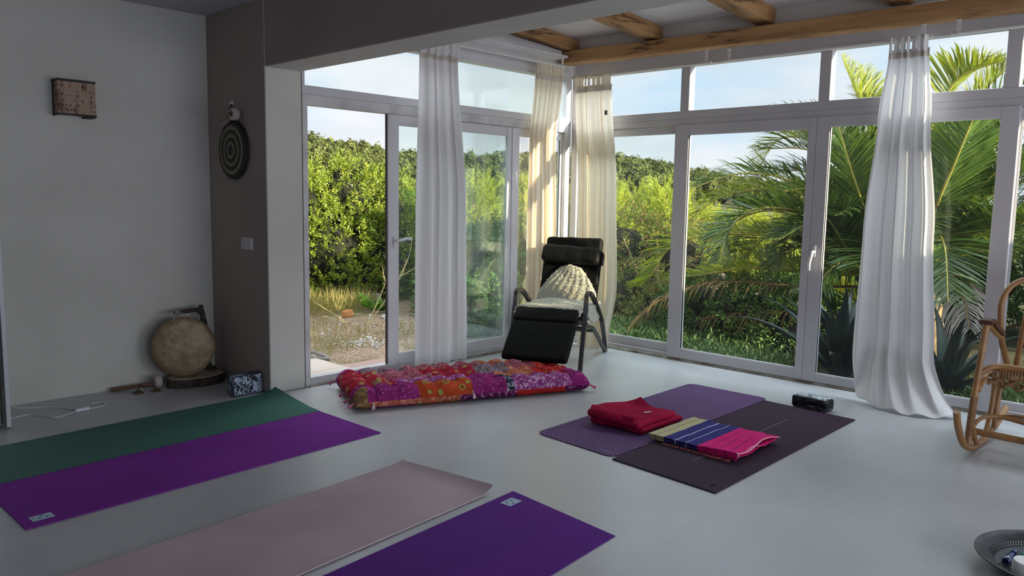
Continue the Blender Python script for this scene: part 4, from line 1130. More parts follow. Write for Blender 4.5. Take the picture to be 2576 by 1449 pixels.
rt_('bent_stretcher', [(4.82, 1.09, .155), (4.90, 1.06, .205), (4.96, .98, .215), (4.975, .80, .195), (4.96, .62, .215), (4.90, .54, .205), (4.82, .51, .155)], .012, n=40)
rt_('rear_stretcher', [(5.33, 1.09, .09), (5.36, 1.02, .135), (5.36, .80, .14), (5.36, .58, .135), (5.33, .51, .09)], .012, n=30)

# ------------------------------------------------------------------ metal bowl and what lies in it
m_bowl = noisy('dark_pewter', (.022, .022, .026, 1), (.05, .05, .056, 1), scale=14, rough=.45, metal=.6, bump=.1)
bc = (3.44, .45); Mw = T(bc[0], bc[1], 0)
BW = thing('metal_bowl', (*bc, 0), 'dark metal bowl with a pierced lattice rim in the bottom right corner', 'bowl')
lo = [(.001, .0), (.15, .0), (.165, .006), (.205, .031), (.207, .033), (.203, .034), (.16, .012), (.145, .007), (.001, .006)]
MB().lathe(lo, 72, Mw, cap=False).build('basin', m_bowl, BW, smooth=50)
up_ = [(.229, .0515), (.25, .066), (.268, .074), (.276, .073), (.277, .069), (.268, .067), (.252, .060), (.232, .0485), (.229, .0515)]
MB().lathe(up_, 96, Mw, cap=False).build('rim', m_bowl, BW, smooth=50)
lat = MB(); K = 120
for i in range(K):
    for sgn in (1, -1):
        a0 = 2*pi*i/K; a1 = a0+sgn*2*pi/K*1.5
        p = [V((cos(a)*r, sin(a)*r, z)) for a, r, z in ((a0, .204, .0325), ((a0+a1)/2, .218, .042), (a1, .231, .0505))]
        lat.tube([Mw @ q for q in p], 1, flat=(.0042, .0018), cap=False)
lat.build('pierced_band', m_bowl, BW)
m_wax = mat('white_wax', (.78, .78, .76, 1), .5, **{'Subsurface Weight': .2, 'Subsurface Scale': .01})
CN = thing('candle', (3.345, .535, .0075), 'short white pillar candle standing in the metal bowl', 'candle')
MB().lathe([(.048, 0), (.051, .003), (.051, .058), (.047, .064), (.02, .060), (.001, .059)], 40, T(3.345, .535, .0095, 0, radians(3), 0)).build('wax', m_wax, CN, smooth=40)
MB().tube([(3.345, .535, .066), (3.346, .536, .078)], .0012, 6).build('wick', m_blk, CN)
m_blu = mat('blue_glass', (.012, .03, .13, 1), .12, spec=.6); m_wht = mat('white_band', (.6, .64, .7, 1), .5)
BT = thing('glass_bottle', (3.44, .63, .012), 'small dark blue glass bottle lying in the metal bowl beside the candle', 'bottle')
bd_ = (V((3.52, .612, .030))-V((3.385, .618, .028))); Mt = Matrix.Translation((3.385, .612, .032)) @ bd_.to_track_quat('Z', 'Y').to_matrix().to_4x4()
MB().lathe([(.001, 0), (.012, .001), (.0145, .006), (.0145, .075), (.010, .09), (.008, .10), (.011, .101), (.011, .128), (.001, .130)], 24, Mt).build('body', m_blu, BT, smooth=40)
for z in (.018, .112): MB().lathe([(.0149 if z < .1 else .0114, z), (.0149 if z < .1 else .0114, z+.003)], 24, Mt, cap=False).build('band', m_wht, BT, smooth=40)
GS = MB().lathe([(.001, 0), (.014, 0), (.017, .004), (.017, .03), (.014, .034), (.001, .034)], 24, Matrix.Translation((3.50, .575, .025)) @ V((-.75, -.1, .35)).to_track_quat('Z', 'Y').to_matrix().to_4x4()).build('polished_stone', noisy('green_stone', (.03, .13, .12, 1), (.10, .26, .22, 1), 60, .4), smooth=40)
tag(GS, 'rounded green stone in the metal bowl behind the candle', 'stone')
m_clr = glass_mat('clear_jar', (.80, .86, .84, 1), .06, 1.0)
TG = MB().lathe([(.001, 0), (.018, .0), (.021, .003), (.022, .030), (.0205, .030), (.0195, .005), (.001, .004)], 28, T(3.325, .605, .0085)).build('glass_tealight_holder', m_clr, smooth=40)
tag(TG, 'small clear glass tealight holder at the left edge inside the metal bowl', 'candle holder')
RD = MB().rbox((-.045, -.012, 0), (.045, .012, .02), .005, M=T(3.275, .478, .020, radians(40), 0, radians(-12))).build('matchbox', mat('red_card', (.45, .02, .04, 1), .6), smooth=30)
tag(RD, 'red matchbox leaning at the near side of the metal bowl', 'box')

# ------------------------------------------------------------------ garden: ground, terrace, hill
R = np.random.default_rng(11)
def nz2(x, y, s=1.0): return noise.noise(V((x*s, y*s, 4.2)))
m_grav = bpy.data.materials.new('gravel_and_litter'); m_grav.use_nodes = True
t = NT(m_grav.node_tree); b = t.n['Principled BSDF']; v = tex_coord(t)
vo = t.add('ShaderNodeTexVoronoi', i_Scale=48); t.link(v, vo.inputs['Vector'])
nn = t.add('ShaderNodeTexNoise', i_Scale=1.1, i_Detail=6); t.link(v, nn.inputs['Vector'])
sp2 = t.add('ShaderNodeSeparateColor'); t.link(vo.outputs['Color'], sp2.inputs[0])
peb = ramp(t, sp2.outputs[0], [(0, (.30, .18, .11)), (.4, (.46, .31, .21)), (.8, (.56, .41, .30)), (1, (.68, .57, .46))])
t.link(mixc(t, ramp(t, nn.outputs['Fac'], [(.48, (0, 0, 0)), (.62, (.8, .8, .8))]), peb, (.20, .20, .07, 1)), b.inputs['Base Color'])
b.inputs['Roughness'].default_value = .95
bp = t.add('ShaderNodeBump', i_Strength=.8, i_Distance=.03); t.link(vo.outputs['Distance'], bp.inputs['Height']); t.link(bp.outputs[0], b.inputs['Normal'])
def gz(x, y): return -.075+.02*nz2(x, y, .7)+.035*max(0, min(1, (y-6.2)/3))*(1 if x < 9 else .3)
gr = MB()
gr.grid(lambda u, v: V((-14+36*u, 4.96+22*v, gz(-14+36*u, 4.96+22*v))), 70, 50)
struct('ground', gr, m_grav, smooth=True)
gs = MB(); gs.grid(lambda u, v: V((5.955+24*u, -14+18.96*v, -.12+.02*nz2(u*24, v*19, .7))), 50, 40)
struct('ground', gs, noisy('dark_soil', (.035, .035, .018, 1), (.075, .075, .035, 1), scale=3, rough=1, bump=.6, bscale=20), smooth=True)  # dark soil under the plants beside the right glass
far = noisy('scrub_ground', (.10, .13, .05, 1), (.20, .19, .09, 1), scale=.2, rough=1)
fg = MB(); fg.grid(lambda u, v: V((-200+700*u, -300+700*v, -.6)), 4, 4)
struct('ground', fg, far)

m_tile = noisy('cream_terrace_tile', (.62, .52, .44, 1), (.72, .62, .54, 1), scale=2, rough=.8, bump=.1)
m_tile2 = noisy('pink_terrace_tile', (.44, .29, .24, 1), (.52, .36, .30, 1), scale=2, rough=.8, bump=.1)
tr = MB()
for i in range(4):
    for j in range(3):
        x0 = 3.675-.42*(i+1); y0 = 4.96+.42*j
        tr.box((x0+.004, y0+.004, -.08), (x0+.416, y0+.416, -.028))
for i in range(3): tr.box((3.675-1.26+.42*i+.004, 6.224, -.08), (3.675-1.26+.42*i+.416, 6.6, -.028))
bevel(struct('terrace', tr, m_tile), .004)
te = MB()
for i in range(5): te.box((3.68+.45*i, 4.96, -.09), (3.68+.45*i+.444, 5.48, -.034))
struct('terrace_edge', te, m_tile2)

# distant wooded hill
AZ = [(5, 3), (14, 3.5), (20, 4.2), (24, 5.2), (26.8, 6.9), (29.2, 8.3), (32.2, 10.2), (34.5, 12.4), (36.6, 13.7), (39.5, 13.6), (42.3, 14.0), (45, 13.2), (47.5, 13.0), (50.5, 13.4), (53, 14.3), (55.6, 16), (58.4, 17.8), (62, 19), (70, 20), (95, 18)]
crest = lambda a: float(np.interp(a, [q[0] for q in AZ], [q[1] for q in AZ]))-3.2
def hz(a, r):
    s_ = min(1, max(0, (r-60)/190)); s_ = s_*s_*(3-2*s_)
    return -.7+(crest(a)+.7)*s_+1.2*noise.noise(V((a*.25, r*.02, 1)))*s_*(1-s_)*3
hl = MB()
def hpt(u, v):
    a = 2+96*u; r = 55+230*v
    zz = hz(a, min(r, 250))-max(0, r-250)*.15
    return V((r*cos(radians(a)), r*sin(radians(a)), zz))
hl.grid(hpt, 90, 40)
struct('hill', hl, noisy('hill_scrub', (.085, .095, .035, 1), (.19, .16, .08, 1), scale=.12, rough=1, detail=8), smooth=True)
def ico(sub):
    bm = bmesh.new(); bmesh.ops.create_icosphere(bm, subdivisions=sub, radius=1); bm.verts.index_update()
    v_ = np.array([q.co[:] for q in bm.verts]); f_ = np.array([[q.index for q in f.verts] for f in bm.faces]); bm.free(); return v_, f_
iv, if_ = ico(2); iw, iwf = ico(1)
def forest():
    V_, F_, n = [], [], 0; K_, G_, m_ = [], [], 0
    a = 20+54*R.random(7000); r = 112+145*np.sqrt(R.random(7000))
    ridge = np.linspace(18, 74, 420); a = np.concatenate([a, ridge+R.normal(0, .1, 420)]); r = np.concatenate([r, 246+6*R.random(420)])
    for ai, ri in zip(a, r):
        dens = noise.noise(V((ai*.35, ri*.03, 7)))
        if dens < -.28 and ri < 235: continue
        z = hz(ai, ri); s_ = (.75+.75*R.random())*(1+.5*(R.random() < .2))*(.6+.4*ri/250)
        tall = 1.0+.5*R.random()
        k = 110
        d = R.normal(0, 1, (k, 3)); d /= np.linalg.norm(d, axis=1)[:, None]
        d[:, 2] = np.abs(d[:, 2])*1.1-.25
        lump = 1+.28*np.sin(d[:, 0]*4+ai*7)*np.sin(d[:, 1]*4+ri)
        p = d*(lump*(.8+.25*R.random(k)))[:, None]*np.array([s_, s_, s_*tall*.95])
        p[:, 2] += s_*tall*.9
        p += np.array([ri*cos(radians(ai)), ri*sin(radians(ai)), z-.2])
        cq = iw*(1+.10*R.normal(0, 1, (len(iw), 1)))*np.array([s_, s_, s_*tall*.95])*.80; cq[:, 2] += s_*tall*.85
        K_.append(cq+np.array([ri*cos(radians(ai)), ri*sin(radians(ai)), z-.2])); G_.append(iwf+m_); m_ += len(iw)
        e1 = R.normal(0, 1, (k, 3)); e1 -= d*(e1*d).sum(1)[:, None]*.8; e1 /= np.linalg.norm(e1, axis=1)[:, None]
        e2 = np.cross(d, e1); e2 /= np.linalg.norm(e2, axis=1)[:, None]; q = s_*(.10+.10*R.random(k))[:, None]
        V_.append(np.stack([p-e1*q, p-e2*q*.8, p+e1*q, p+e2*q*.8], 1).reshape(-1, 3))
        F_.append(np.arange(k)[:, None]*4+np.array([[0, 1, 2, 3]])+n); n += 4*k
    return np.concatenate(V_), np.concatenate(F_), np.concatenate(K_), np.concatenate(G_)
fv, ff, fk, fg2 = forest()
m_for = foliage_mat('pine_forest', [(.050, .075, .028, 1), (.085, .11, .035, 1), (.12, .14, .05, 1), (.07, .10, .045, 1)], .12, .9, None, .1, gain=1.35)
fo = np_mesh('pine_forest', fv, ff, m_for); np_mesh('crown_shade_core', fk, fg2, noisy('pine_shade_far', (.022, .030, .012, 1), (.05, .06, .022, 1), scale=.4, rough=1), fo, smooth=True)['kind'] = 'stuff'; tag(fo, 'dense pine forest covering the hill in the distance', 'forest', kind='stuff')  # crown cores are solid, their inner shade put into the dark colour

# ------------------------------------------------------------------ leaf helpers
def unit(a): return a/np.maximum(1e-9, np.linalg.norm(a, axis=1))[:, None]
def leaf_quads(P, D, L, Wd):
    """diamond leaves from bases P along D"""
    s_ = unit(np.cross(D, R.normal(0, 1, D.shape)))
    m_ = P+D*(L*.5)[:, None]
    tip = P+D*L[:, None]; nrm = np.cross(D, s_)
    vv = np.stack([P, m_+s_*(Wd/2)[:, None]+nrm*(Wd*.15)[:, None], tip, m_-s_*(Wd/2)[:, None]+nrm*(Wd*.15)[:, None]], 1)
    n = len(P)
    return vv.reshape(-1, 3), (np.arange(n)[:, None]*4+np.array([[0, 1, 2, 3]]))
def shoots(blobs, n, per, L, Wd, up=.35, slen=.14, spread=.8, shell=(.76, 1.06), zmin=-.08):
    w_ = np.array([b_[3]*b_[4]+b_[4]*b_[5]+b_[3]*b_[5] for b_ in blobs]); k = R.choice(len(blobs), n, p=w_/w_.sum())
    B = np.array(blobs)[k]
    d = unit(R.normal(0, 1, (n, 3)))
    c = B[:, :3]+d*B[:, 3:]*(shell[0]+(shell[1]-shell[0])*R.random(n))[:, None]
    keep = c[:, 2] > zmin
    for b_ in blobs:      # drop what is buried in another blob
        q = (c-np.array(b_[:3]))/np.array(b_[3:]); keep &= (q*q).sum(1) > .55
    c, d = c[keep], d[keep]; n = len(c)
    sd = unit(d*.7+np.array([0, 0, up])+R.normal(0, .35, (n, 3)))
    f = R.random((n, per))
    P = c[:, None, :]+sd[:, None, :]*(f*slen)[:, :, None]+R.normal(0, .012, (n, per, 3))
    D = unit((sd[:, None, :]*(.35+.5*f)[:, :, None]+R.normal(0, spread*.6, (n, per, 3))).reshape(-1, 3))
    P = P.reshape(-1, 3)
    return leaf_quads(P, D, L*(.7+.6*R.random(len(P))), Wd*(.75+.5*R.random(len(P)))) + (c, sd)
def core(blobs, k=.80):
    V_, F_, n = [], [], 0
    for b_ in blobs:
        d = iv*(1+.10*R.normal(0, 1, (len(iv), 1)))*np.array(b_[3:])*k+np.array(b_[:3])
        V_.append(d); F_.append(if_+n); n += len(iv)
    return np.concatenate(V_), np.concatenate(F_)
m_core = noisy('bush_shade', (.003, .005, .002, 1), (.008, .010, .004, 1), scale=9, rough=1)  # near-black for the solid bush core, shade between leaves put into the colour
m_twig = noisy('grey_twig', (.20, .14, .09, 1), (.34, .25, .16, 1), scale=12, rough=.9)
def bush(name, label, cat, blobs, n, per, L, Wd, m, k=.74, stems=6, group=None, **kw):
    bl_ = np.array(blobs); root = thing(name, (float(bl_[:, 0].mean()), float(bl_[:, 1].mean()), -.08), label, cat, group=group)
    vv, fc, c, sd = shoots(blobs, n, per, L, Wd, **kw)
    np_mesh('foliage', vv, fc, m, root)
    cv, cf = core(blobs, k); np_mesh('inner_shade_core', cv, cf, m_core, root, smooth=True)
    st = MB(); bx_, by_ = root.location.x, root.location.y
    for i in range(stems):
        b_ = blobs[i % len(blobs)]
        a = R.random()*6.28
        e = V((b_[0]+b_[3]*.8*cos(a), b_[1]+b_[4]*.8*sin(a), b_[2]+b_[5]*.5))
        p0 = V((bx_+.15*cos(a), by_+.15*sin(a), -.08))
        st.tube(spline([p0, p0.lerp(e, .5)+V((.05, .04, .1)), e], 8), [.022]*5+[.012]*4, 6)
    st.build('stem', m_twig, root, smooth=50)
    return root
G1 = [(.022, .042, .009, 1), (.06, .095, .016, 1), (.145, .17, .025, 1), (.08, .12, .02, 1), (.035, .06, .012, 1)]
m_l1 = foliage_mat('mastic_leaf', G1, .38, .4, (1.8, 1.6, .5, 1), .4, gain=2.4)
m_l2 = foliage_mat('shrub_leaf', [(.03, .07, .015, 1), (.07, .15, .03, 1), (.11, .20, .05, 1)], .32, .5, None, .35, gain=1.5)
m_l3 = foliage_mat('dark_shrub_leaf', [(.02, .05, .014, 1), (.045, .10, .025, 1), (.08, .14, .03, 1)], .25, .5, None, .35, gain=1.8)
m_red = foliage_mat('reddish_leaf', [(.04, .08, .02, 1), (.09, .14, .03, 1), (.16, .07, .05, 1), (.10, .16, .04, 1)], .3, .6, gain=1.9)
m_pine = foliage_mat('young_pine_needles', [(.12, .175, .04, 1), (.22, .275, .055, 1), (.33, .35, .075, 1), (.17, .225, .045, 1)], .45, .6, (1.45, 1.35, .7, 1), .2, gain=1.7)
m_grass = foliage_mat('dry_grass', [(.28, .22, .10, 1), (.16, .18, .05, 1), (.36, .30, .16, 1), (.10, .15, .04, 1)], .35, .8, gain=1.3)

bush('mastic_shrub', 'tall glossy shrub with yellow-green sunlit top outside the open door', 'shrub',
     [(5.66, 9.3, .9, .34, .45, .95), (6.35, 9.4, 1.0, .62, .6, .88), (6.95, 9.25, .85, .45, .5, .88), (6.0, 9.2, .45, .75, .65, .85), (6.75, 9.1, .40, .75, .65, .75), (6.35, 9.0, .15, .9, .55, .45)],
     4200, 16, .050, .018, m_l1, k=.70, stems=12, up=.5, shell=(.72, 1.06))
bush('shrub', 'leafy green shrub seen through the sliding pane beside its handle', 'shrub',
     [(7.75, 9.4, .55, .65, .6, .85), (7.5, 8.9, .25, .5, .5, .55), (8.3, 9.3, .35, .5, .5, .6)], 1100, 14, .055, .020, m_l2)
bush('shrub', 'dark green shrub behind the left glass wall between the two curtains', 'shrub',
     [(7.0, 7.35, .28, .75, .6, .62), (7.7, 7.5, .35, .7, .6, .7), (6.5, 7.0, .1, .6, .5, .38), (7.0, 6.5, -.02, .6, .4, .25), (5.65, 6.05, .05, .42, .32, .34), (6.25, 6.15, .12, .55, .4, .42), (5.9, 5.65, -.05, .5, .25, .22)], 2900, 13, .050, .018, m_l3)
bush('shrub', 'green shrub behind the recliner, low in the glass corner', 'shrub',
     [(8.6, 8.0, .3, .7, .6, .75), (7.9, 6.7, .05, .55, .5, .4), (8.7, 6.9, .3, .6, .6, .7)], 1300, 13, .050, .018, m_l3)
bush('shrub', 'reddish green shrub just right of the corner curtain', 'shrub',
     [(9.1, 6.5, .45, .55, .6, .8), (9.4, 5.9, .45, .5, .5, .72), (8.4, 5.9, .12, .6, .5, .42), (8.2, 5.2, .0, .6, .45, .32)], 1800, 13, .045, .016, m_red)
bush('shrub', 'low dark green shrub beneath the palm fronds', 'shrub',
     [(7.9, 4.5, .10, .55, .45, .40), (7.8, 3.9, .12, .55, .45, .40), (7.75, 3.35, .08, .5, .45, .36), (8.9, 4.0, .15, .7, .6, .40)], 2000, 13, .045, .016, m_l3)
bush('hedge', 'dark leafy hedge behind the palm crown and right border', 'hedge',
     [(10.6, 2.6, .5, .8, .8, .9), (10.8, 1.4, .5, .9, .9, .9), (10.6, .3, .5, .9, .9, .9), (10.9, 4.1, .35, .9, .8, .62), (10.2, 3.3, .15, .7, .6, .45)], 1700, 13, .08, .03, m_l3, stems=4)

def pine(x, y, top, wd, label, n=230):
    root = thing('young_pine', (x, y, -.1), label, 'pine tree', group='young pines beyond the glass')
    tr_ = MB(); tr_.tube([(x, y, -.1), (x+.03, y, top*.5), (x, y, top*.9)], [.05, .035, .012], 8); tr_.build('trunk', m_twig, root, smooth=50)
    z = -.05+(top+.05)*(R.random(n)**.8); fr_ = (z+.05)/(top+.05)
    rad = wd*(1.05-.80*fr_)*(.35+.65*np.sqrt(R.random(n))); a = R.random(n)*6.283
    c = np.stack([x+rad*np.cos(a), y+rad*np.sin(a), z*.93], 1)
    sd = unit(np.stack([np.cos(a)*.45, np.sin(a)*.45, np.full(n, 1.0)], 1)+R.normal(0, .22, (n, 3)))
    per = 62; sl = (.22+.20*R.random(n))
    f = R.random((n, per))
    P = c[:, None, :]+sd[:, None, :]*(f*sl[:, None])[:, :, None]
    D = unit((sd[:, None, :]*.75+R.normal(0, .42, (n, per, 3))).reshape(-1, 3)); P = P.reshape(-1, 3)
    vv, fc = leaf_quads(P, D, .085*(.7+.6*R.random(len(P))), np.full(len(P), .0085))
    np_mesh('foliage', vv, fc, m_pine, root)
    bz = [(x, y, top*.35, wd*.62, wd*.62, top*.42)]
    cv, cf = core(bz, .8); np_mesh('inner_shade_core', cv, cf, m_pcore, root, smooth=True)
m_pcore = noisy('pine_shade', (.025, .045, .010, 1), (.05, .085, .016, 1), scale=6, rough=1)  # solid pine core, the tree's inner shade put into its dark green
def polar(a, r): return r*cos(radians(a)), r*sin(radians(a))
for a, r, top, wd, lab in ((50.9, 12.8, 1.45, .55, 'yellow-green young pine seen past the sliding pane handle'),
        (48.6, 13.5, 1.50, .7, 'young pine mostly hidden behind the left curtain'),
        (46.6, 12.6, 1.62, .75, 'tall bright young pine in the middle of the pane between the left curtains'),
        (44.9, 13.6, 1.58, .70, 'bright young pine left of the sliding sash post'),
        (42.9, 13.2, 1.62, .70, 'bright young pine between the sash post and the corner curtain'),
        (40.6, 14.0, 1.5, .8, 'young pine hidden behind the recliner and corner curtains'),
        (37.2, 13.0, 1.50, .75, 'lime green young pine just right of the corner curtain'),
        (35.0, 13.8, 1.48, .75, 'lime green young pine in the middle of the fixed right-hand pane'),
        (32.9, 13.2, 1.58, .75, 'lime green young pine behind the frame of the large right pane'),
        (30.6, 14.5, 1.15, .9, 'lime young pine glowing behind the left palm fronds'),
        (27.8, 14.5, 1.05, .9, 'lime young pine glowing behind the middle palm fronds'),
        (25.0, 14.5, 1.05, .9, 'lime young pine glowing behind the palm near the door handle'),
        (22.0, 15.0, 1.0, .9, 'lime young pine glowing low behind the palm crown')):
    x, y = polar(a, r); pine(x, y, top, wd, lab)

# oleander sprays
def spray(x, y, z0, h, n, label, name='oleander'):
    root = thing(name, (x, y, z0), label, 'plant')
    st = MB(); Ps, Ds = [], []
    for i in range(n):
        a = R.random()*6.28; e = V((x+.22*cos(a)*h, y+.22*sin(a)*h, z0+h*(.75+.3*R.random()))); q = spline([(x, y, z0), (x+.06*cos(a), y+.06*sin(a), z0+h*.5), e], 14)
        st.tube(q, .006, 5)
        for j in range(4, 15):
            for s_ in range(3):
                b_ = 6.28*R.random(); Ps.append(q[j][:]); Ds.append((cos(b_)*.7, sin(b_)*.7, .55))
    st.build('stem', m_twig, root)
    P = np.array(Ps); vv, fc = leaf_quads(P, unit(np.array(Ds)), .13*(.8+.4*R.random(len(P))), np.full(len(P), .016)); np_mesh('leaves', vv, fc, m_l2, root)
spray(6.75, 6.65, -.08, .95, 9, 'oleander with long narrow leaves in front of the dark shrub by the left glass wall')
spray(7.35, 6.75, -.08, .70, 8, 'smaller oleander right of the first one, by the sash post')

# dry grass, weeds and stones outside the open door
def grass(n, xr, yr, hgt, m, label, name, dens=None, lean=.35, wd=.006):
    x = xr[0]+(xr[1]-xr[0])*R.random(n); y = yr[0]+(yr[1]-yr[0])*R.random(n)
    keep = np.array([noise.noise(V((a*1.3, b_*1.3, 2.7))) > (dens if dens is not None else -.1) for a, b_ in zip(x, y)])
    x, y = x[keep], y[keep]; n = len(x)
    P = np.stack([x, y, np.array([gz(a, b_) for a, b_ in zip(x, y)]) if yr[0] > 4.9 else np.full(n, -.115)], 1)
    D = unit(np.stack([R.normal(0, lean, n), R.normal(0, lean, n), np.ones(n)], 1))
    vv, fc = leaf_quads(P, D, hgt*(.4+.9*R.random(n)), np.full(n, wd))
    return tag(np_mesh(name, vv, fc, m), label, 'grass', kind='stuff')
grass(9000, (3.7, 9.5), (6.0, 9.6), .11, m_grass, 'tufts of dry and green grass on the gravel outside the open door', 'dry_grass', .05)
grass(5000, (4.8, 8.0), (7.9, 9.0), .27, m_grass, 'taller straw-coloured grass along the foot of the shrubs', 'tall_grass', -.15)
m_gc = foliage_mat('iceplant_leaf', [(.06, .13, .03, 1), (.12, .22, .06, 1), (.20, .28, .10, 1)], .15, .5, None, .3, gain=.75)
P_ = []
x = 5.99+1.75*R.random(26000); y = -1+8.2*R.random(26000)
keep = np.array([noise.noise(V((a*1.1, b_*1.1, 5.7))) > -.22-.25*(a < 6.7) for a, b_ in zip(x, y)]) & ~((y < 2.9) & (x < 6.9) & (y > 2.2))
x, y = x[keep], y[keep]; n = len(x)
P_ = np.stack([x, y, -.115+.05*np.abs(R.normal(0, 1, n))*np.clip((x-5.9)*1.6, .2, 1)], 1)
D_ = unit(np.stack([R.normal(0, .6, n), R.normal(0, .6, n), np.full(n, .8)], 1))
vv, fc = leaf_quads(P_, D_, .075*(.6+.8*R.random(n)), np.full(n, .016))
tag(np_mesh('ground_cover', vv, fc, m_gc), 'fleshy green ground cover along the outside of the right window wall', 'ground cover', kind='stuff')

m_brick = noisy('orange_brick', (.55, .22, .07, 1), (.66, .32, .12, 1), scale=20, rough=.9, bump=.4)
for x, y, rz, lab in ((5.28, 7.72, .5, 'orange brick lying in the grass outside the open door'), (6.35, 9.0, 1.2, 'orange brick fragment on the stone heap at the foot of the tall shrub')):
    o = MB().rbox((-.075, -.04, 0), (.075, .04, .075), .008, 2, None, 3, wob(x, .006, 14)).build('brick', m_brick, smooth=40)
    o.location = (x, y, gz(x, y)-.002 if y < 8 else .055); o.rotation_euler = (0, 0, rz); tag(o, lab, 'brick')
m_stone = noisy('pale_stone', (.50, .46, .42, 1), (.72, .69, .65, 1), scale=9, rough=.95, bump=.5)
spots = [(6.10, 8.72, .15, 'grey stone at the left of the heap under the tall shrub'), (6.34, 8.66, .13, 'grey stone in the middle of the heap under the tall shrub'), (6.28, 8.95, .14, 'grey stone at the back of the heap, under the brick fragment'),
         (5.75, 6.95, .045, 'pale stone on the gravel right of the open door view'), (6.02, 7.15, .06, 'larger pale stone near the dark shrub on the gravel'), (4.62, 6.35, .03, 'small white stone close to the terrace edge'), (5.55, 7.35, .05, 'flat white stone behind the tuft of weeds')]
for i, (x, y, r, lab) in enumerate(spots):
    d = [V(q)*(1+.25*noise.noise(V(q)*1.7+V((i*3, 0, 0)))) for q in iv]
    mb = MB(); mb.add([V((q.x*r, q.y*r*.8, q.z*r*.55)) for q in d], [tuple(int(a) for a in f) for f in if_])
    o = mb.build('stone', m_stone, smooth=30); o.location = (x, y, gz(x, y)-r*.12); o['group'] = 'loose stones on the gravel'; tag(o, lab, 'stone')
# scatter of white chippings
k = 420
px_ = np.concatenate([R.normal(4.55, .14, 150), R.normal(5.2, .7, 90)]); py_ = np.concatenate([R.normal(6.35, .12, 150), R.normal(6.9, .55, 90)])
V_, F_, n = [], [], 0
i1v, i1f = ico(1)
for a, b_ in zip(px_, py_):
    if b_ < 5.6: continue
    r = .010+.014*R.random()
    V_.append(i1v*(1+.2*R.normal(0, 1, (len(i1v), 1)))*np.array([r, r, r*.6])+np.array([a, b_, gz(a, b_)+.006])); F_.append(i1f+n); n += len(i1v)
tag(np_mesh('white_chippings', np.concatenate(V_), np.concatenate(F_), m_stone), 'scatter of small white chippings on the gravel outside the door', 'gravel', kind='stuff')
# weeds
def weed(x, y, pts_list, label, leaf_m, name='dry_weed'):
    root = thing(name, (x, y, gz(x, y)), label, 'plant'); st = MB(); Ps = []; Ds = []
    for pts in pts_list:
        q = spline(pts, 20); st.tube(q, [.006-.004*i/20 for i in range(21)], 5)
        for j in range(6, 21):
            for s_ in range(2):
                b_ = R.random()*6.28; Ps.append(q[j][:]); Ds.append((cos(b_), sin(b_), .4))
    st.build('stem', noisy('straw', (.42, .32, .16, 1), (.55, .44, .24, 1), 20, .9), root)
    P = np.array(Ps); vv, fc = leaf_quads(P, unit(np.array(Ds)), .03+.03*R.random(len(P)), np.full(len(P), .006)); np_mesh('leaves', vv, fc, leaf_m, root)
wx, wy = 4.75, 6.70
weed(wx, wy, [[(wx, wy, -.05), (wx+.25, wy-.02, .22), (wx+.48, wy-.05, .52), (wx+.60, wy-.08, .85), (wx+.55, wy-.05, 1.02)],
              [(wx+.02, wy, -.05), (wx+.28, wy+.05, .30), (wx+.42, wy+.10, .55), (wx+.40, wy+.1, .75)],
              [(wx+.48, wy-.05, .52), (wx+.62, wy-.1, .60), (wx+.72, wy-.15, .72)],
              [(wx, wy, -.05), (wx-.18, wy+.05, .10), (wx-.48, wy+.15, .32), (wx-.62, wy+.2, .46)],
              [(wx, wy, -.05), (wx-.1, wy, .05), (wx-.40, wy+.08, .16)]],
     'tall dry straw-coloured weed branching across the open doorway view', m_grass)
weed(5.75, 7.5, [[(5.75, 7.5, -.05), (5.80, 7.5, .3), (5.82, 7.5, .6), (5.78, 7.5, .75)], [(5.75, 7.5, 0), (5.68, 7.5, .3), (5.62, 7.5, .55)], [(5.78, 7.5, .3), (5.9, 7.45, .5), (5.95, 7.45, .62)]],
     'feathery tan seed-head weed in front of the tall shrub', m_grass)
HS = MB().tube(spline([(3.60, 6.35, -.012), (3.72, 6.30, -.016), (3.85, 6.12, -.05), (3.83, 5.90, -.055), (3.74, 5.84, -.045), (3.62, 5.86, -.012)], 40), .014, 8).build('garden_hose', mat('grey_hose', (.32, .31, .30, 1), .5), smooth=40)
tag(HS, 'grey garden hose looping on the ground at the terrace edge', 'hose')
BP = thing('broadleaf_weed', (5.75, 7.78, -.04), 'broad-leaved green plant in the grass by the orange brick', 'plant')
n = 26; a = R.random(n)*6.28; D_ = unit(np.stack([np.cos(a), np.sin(a), .35+.8*R.random(n)], 1)); P_ = np.tile(np.array([5.75, 7.78, -.04]), (n, 1))+D_*.03
vv, fc = leaf_quads(P_, D_, .24+.12*R.random(n), np.full(n, .07)); np_mesh('leaves', vv, fc, m_l2, BP)

# ------------------------------------------------------------------ palm
m_pl = foliage_mat('palm_leaflet', [(.030, .065, .014, 1), (.055, .11, .02, 1), (.09, .16, .03, 1), (.07, .13, .025, 1)], .18, .38, (2.6, 2.1, .55, 1), .4, gain=.75)  # shaded copy of the leaflets, shade put into the darker green
m_plb = foliage_mat('palm_leaflet_sun_toned', [(.09, .15, .025, 1), (.17, .22, .035, 1), (.26, .28, .05, 1)], .5, .4, (1.9, 1.7, .5, 1), .4, gain=1.25)  # lit copy of the leaflets, sun glow put into the yellower colour
m_pld = foliage_mat('palm_leaflet_dry', [(.26, .17, .08, 1), (.36, .25, .13, 1), (.18, .13, .06, 1)], .35, .7, (1.4, 1.2, .9, 1), .2)
m_rac = noisy('yellow_rachis', (.32, .27, .05, 1), (.48, .38, .08, 1), scale=5, rough=.45)
m_plg = foliage_mat('palm_leaflet_grey', [(.30, .26, .24, 1), (.42, .38, .36, 1)], .2, .8)
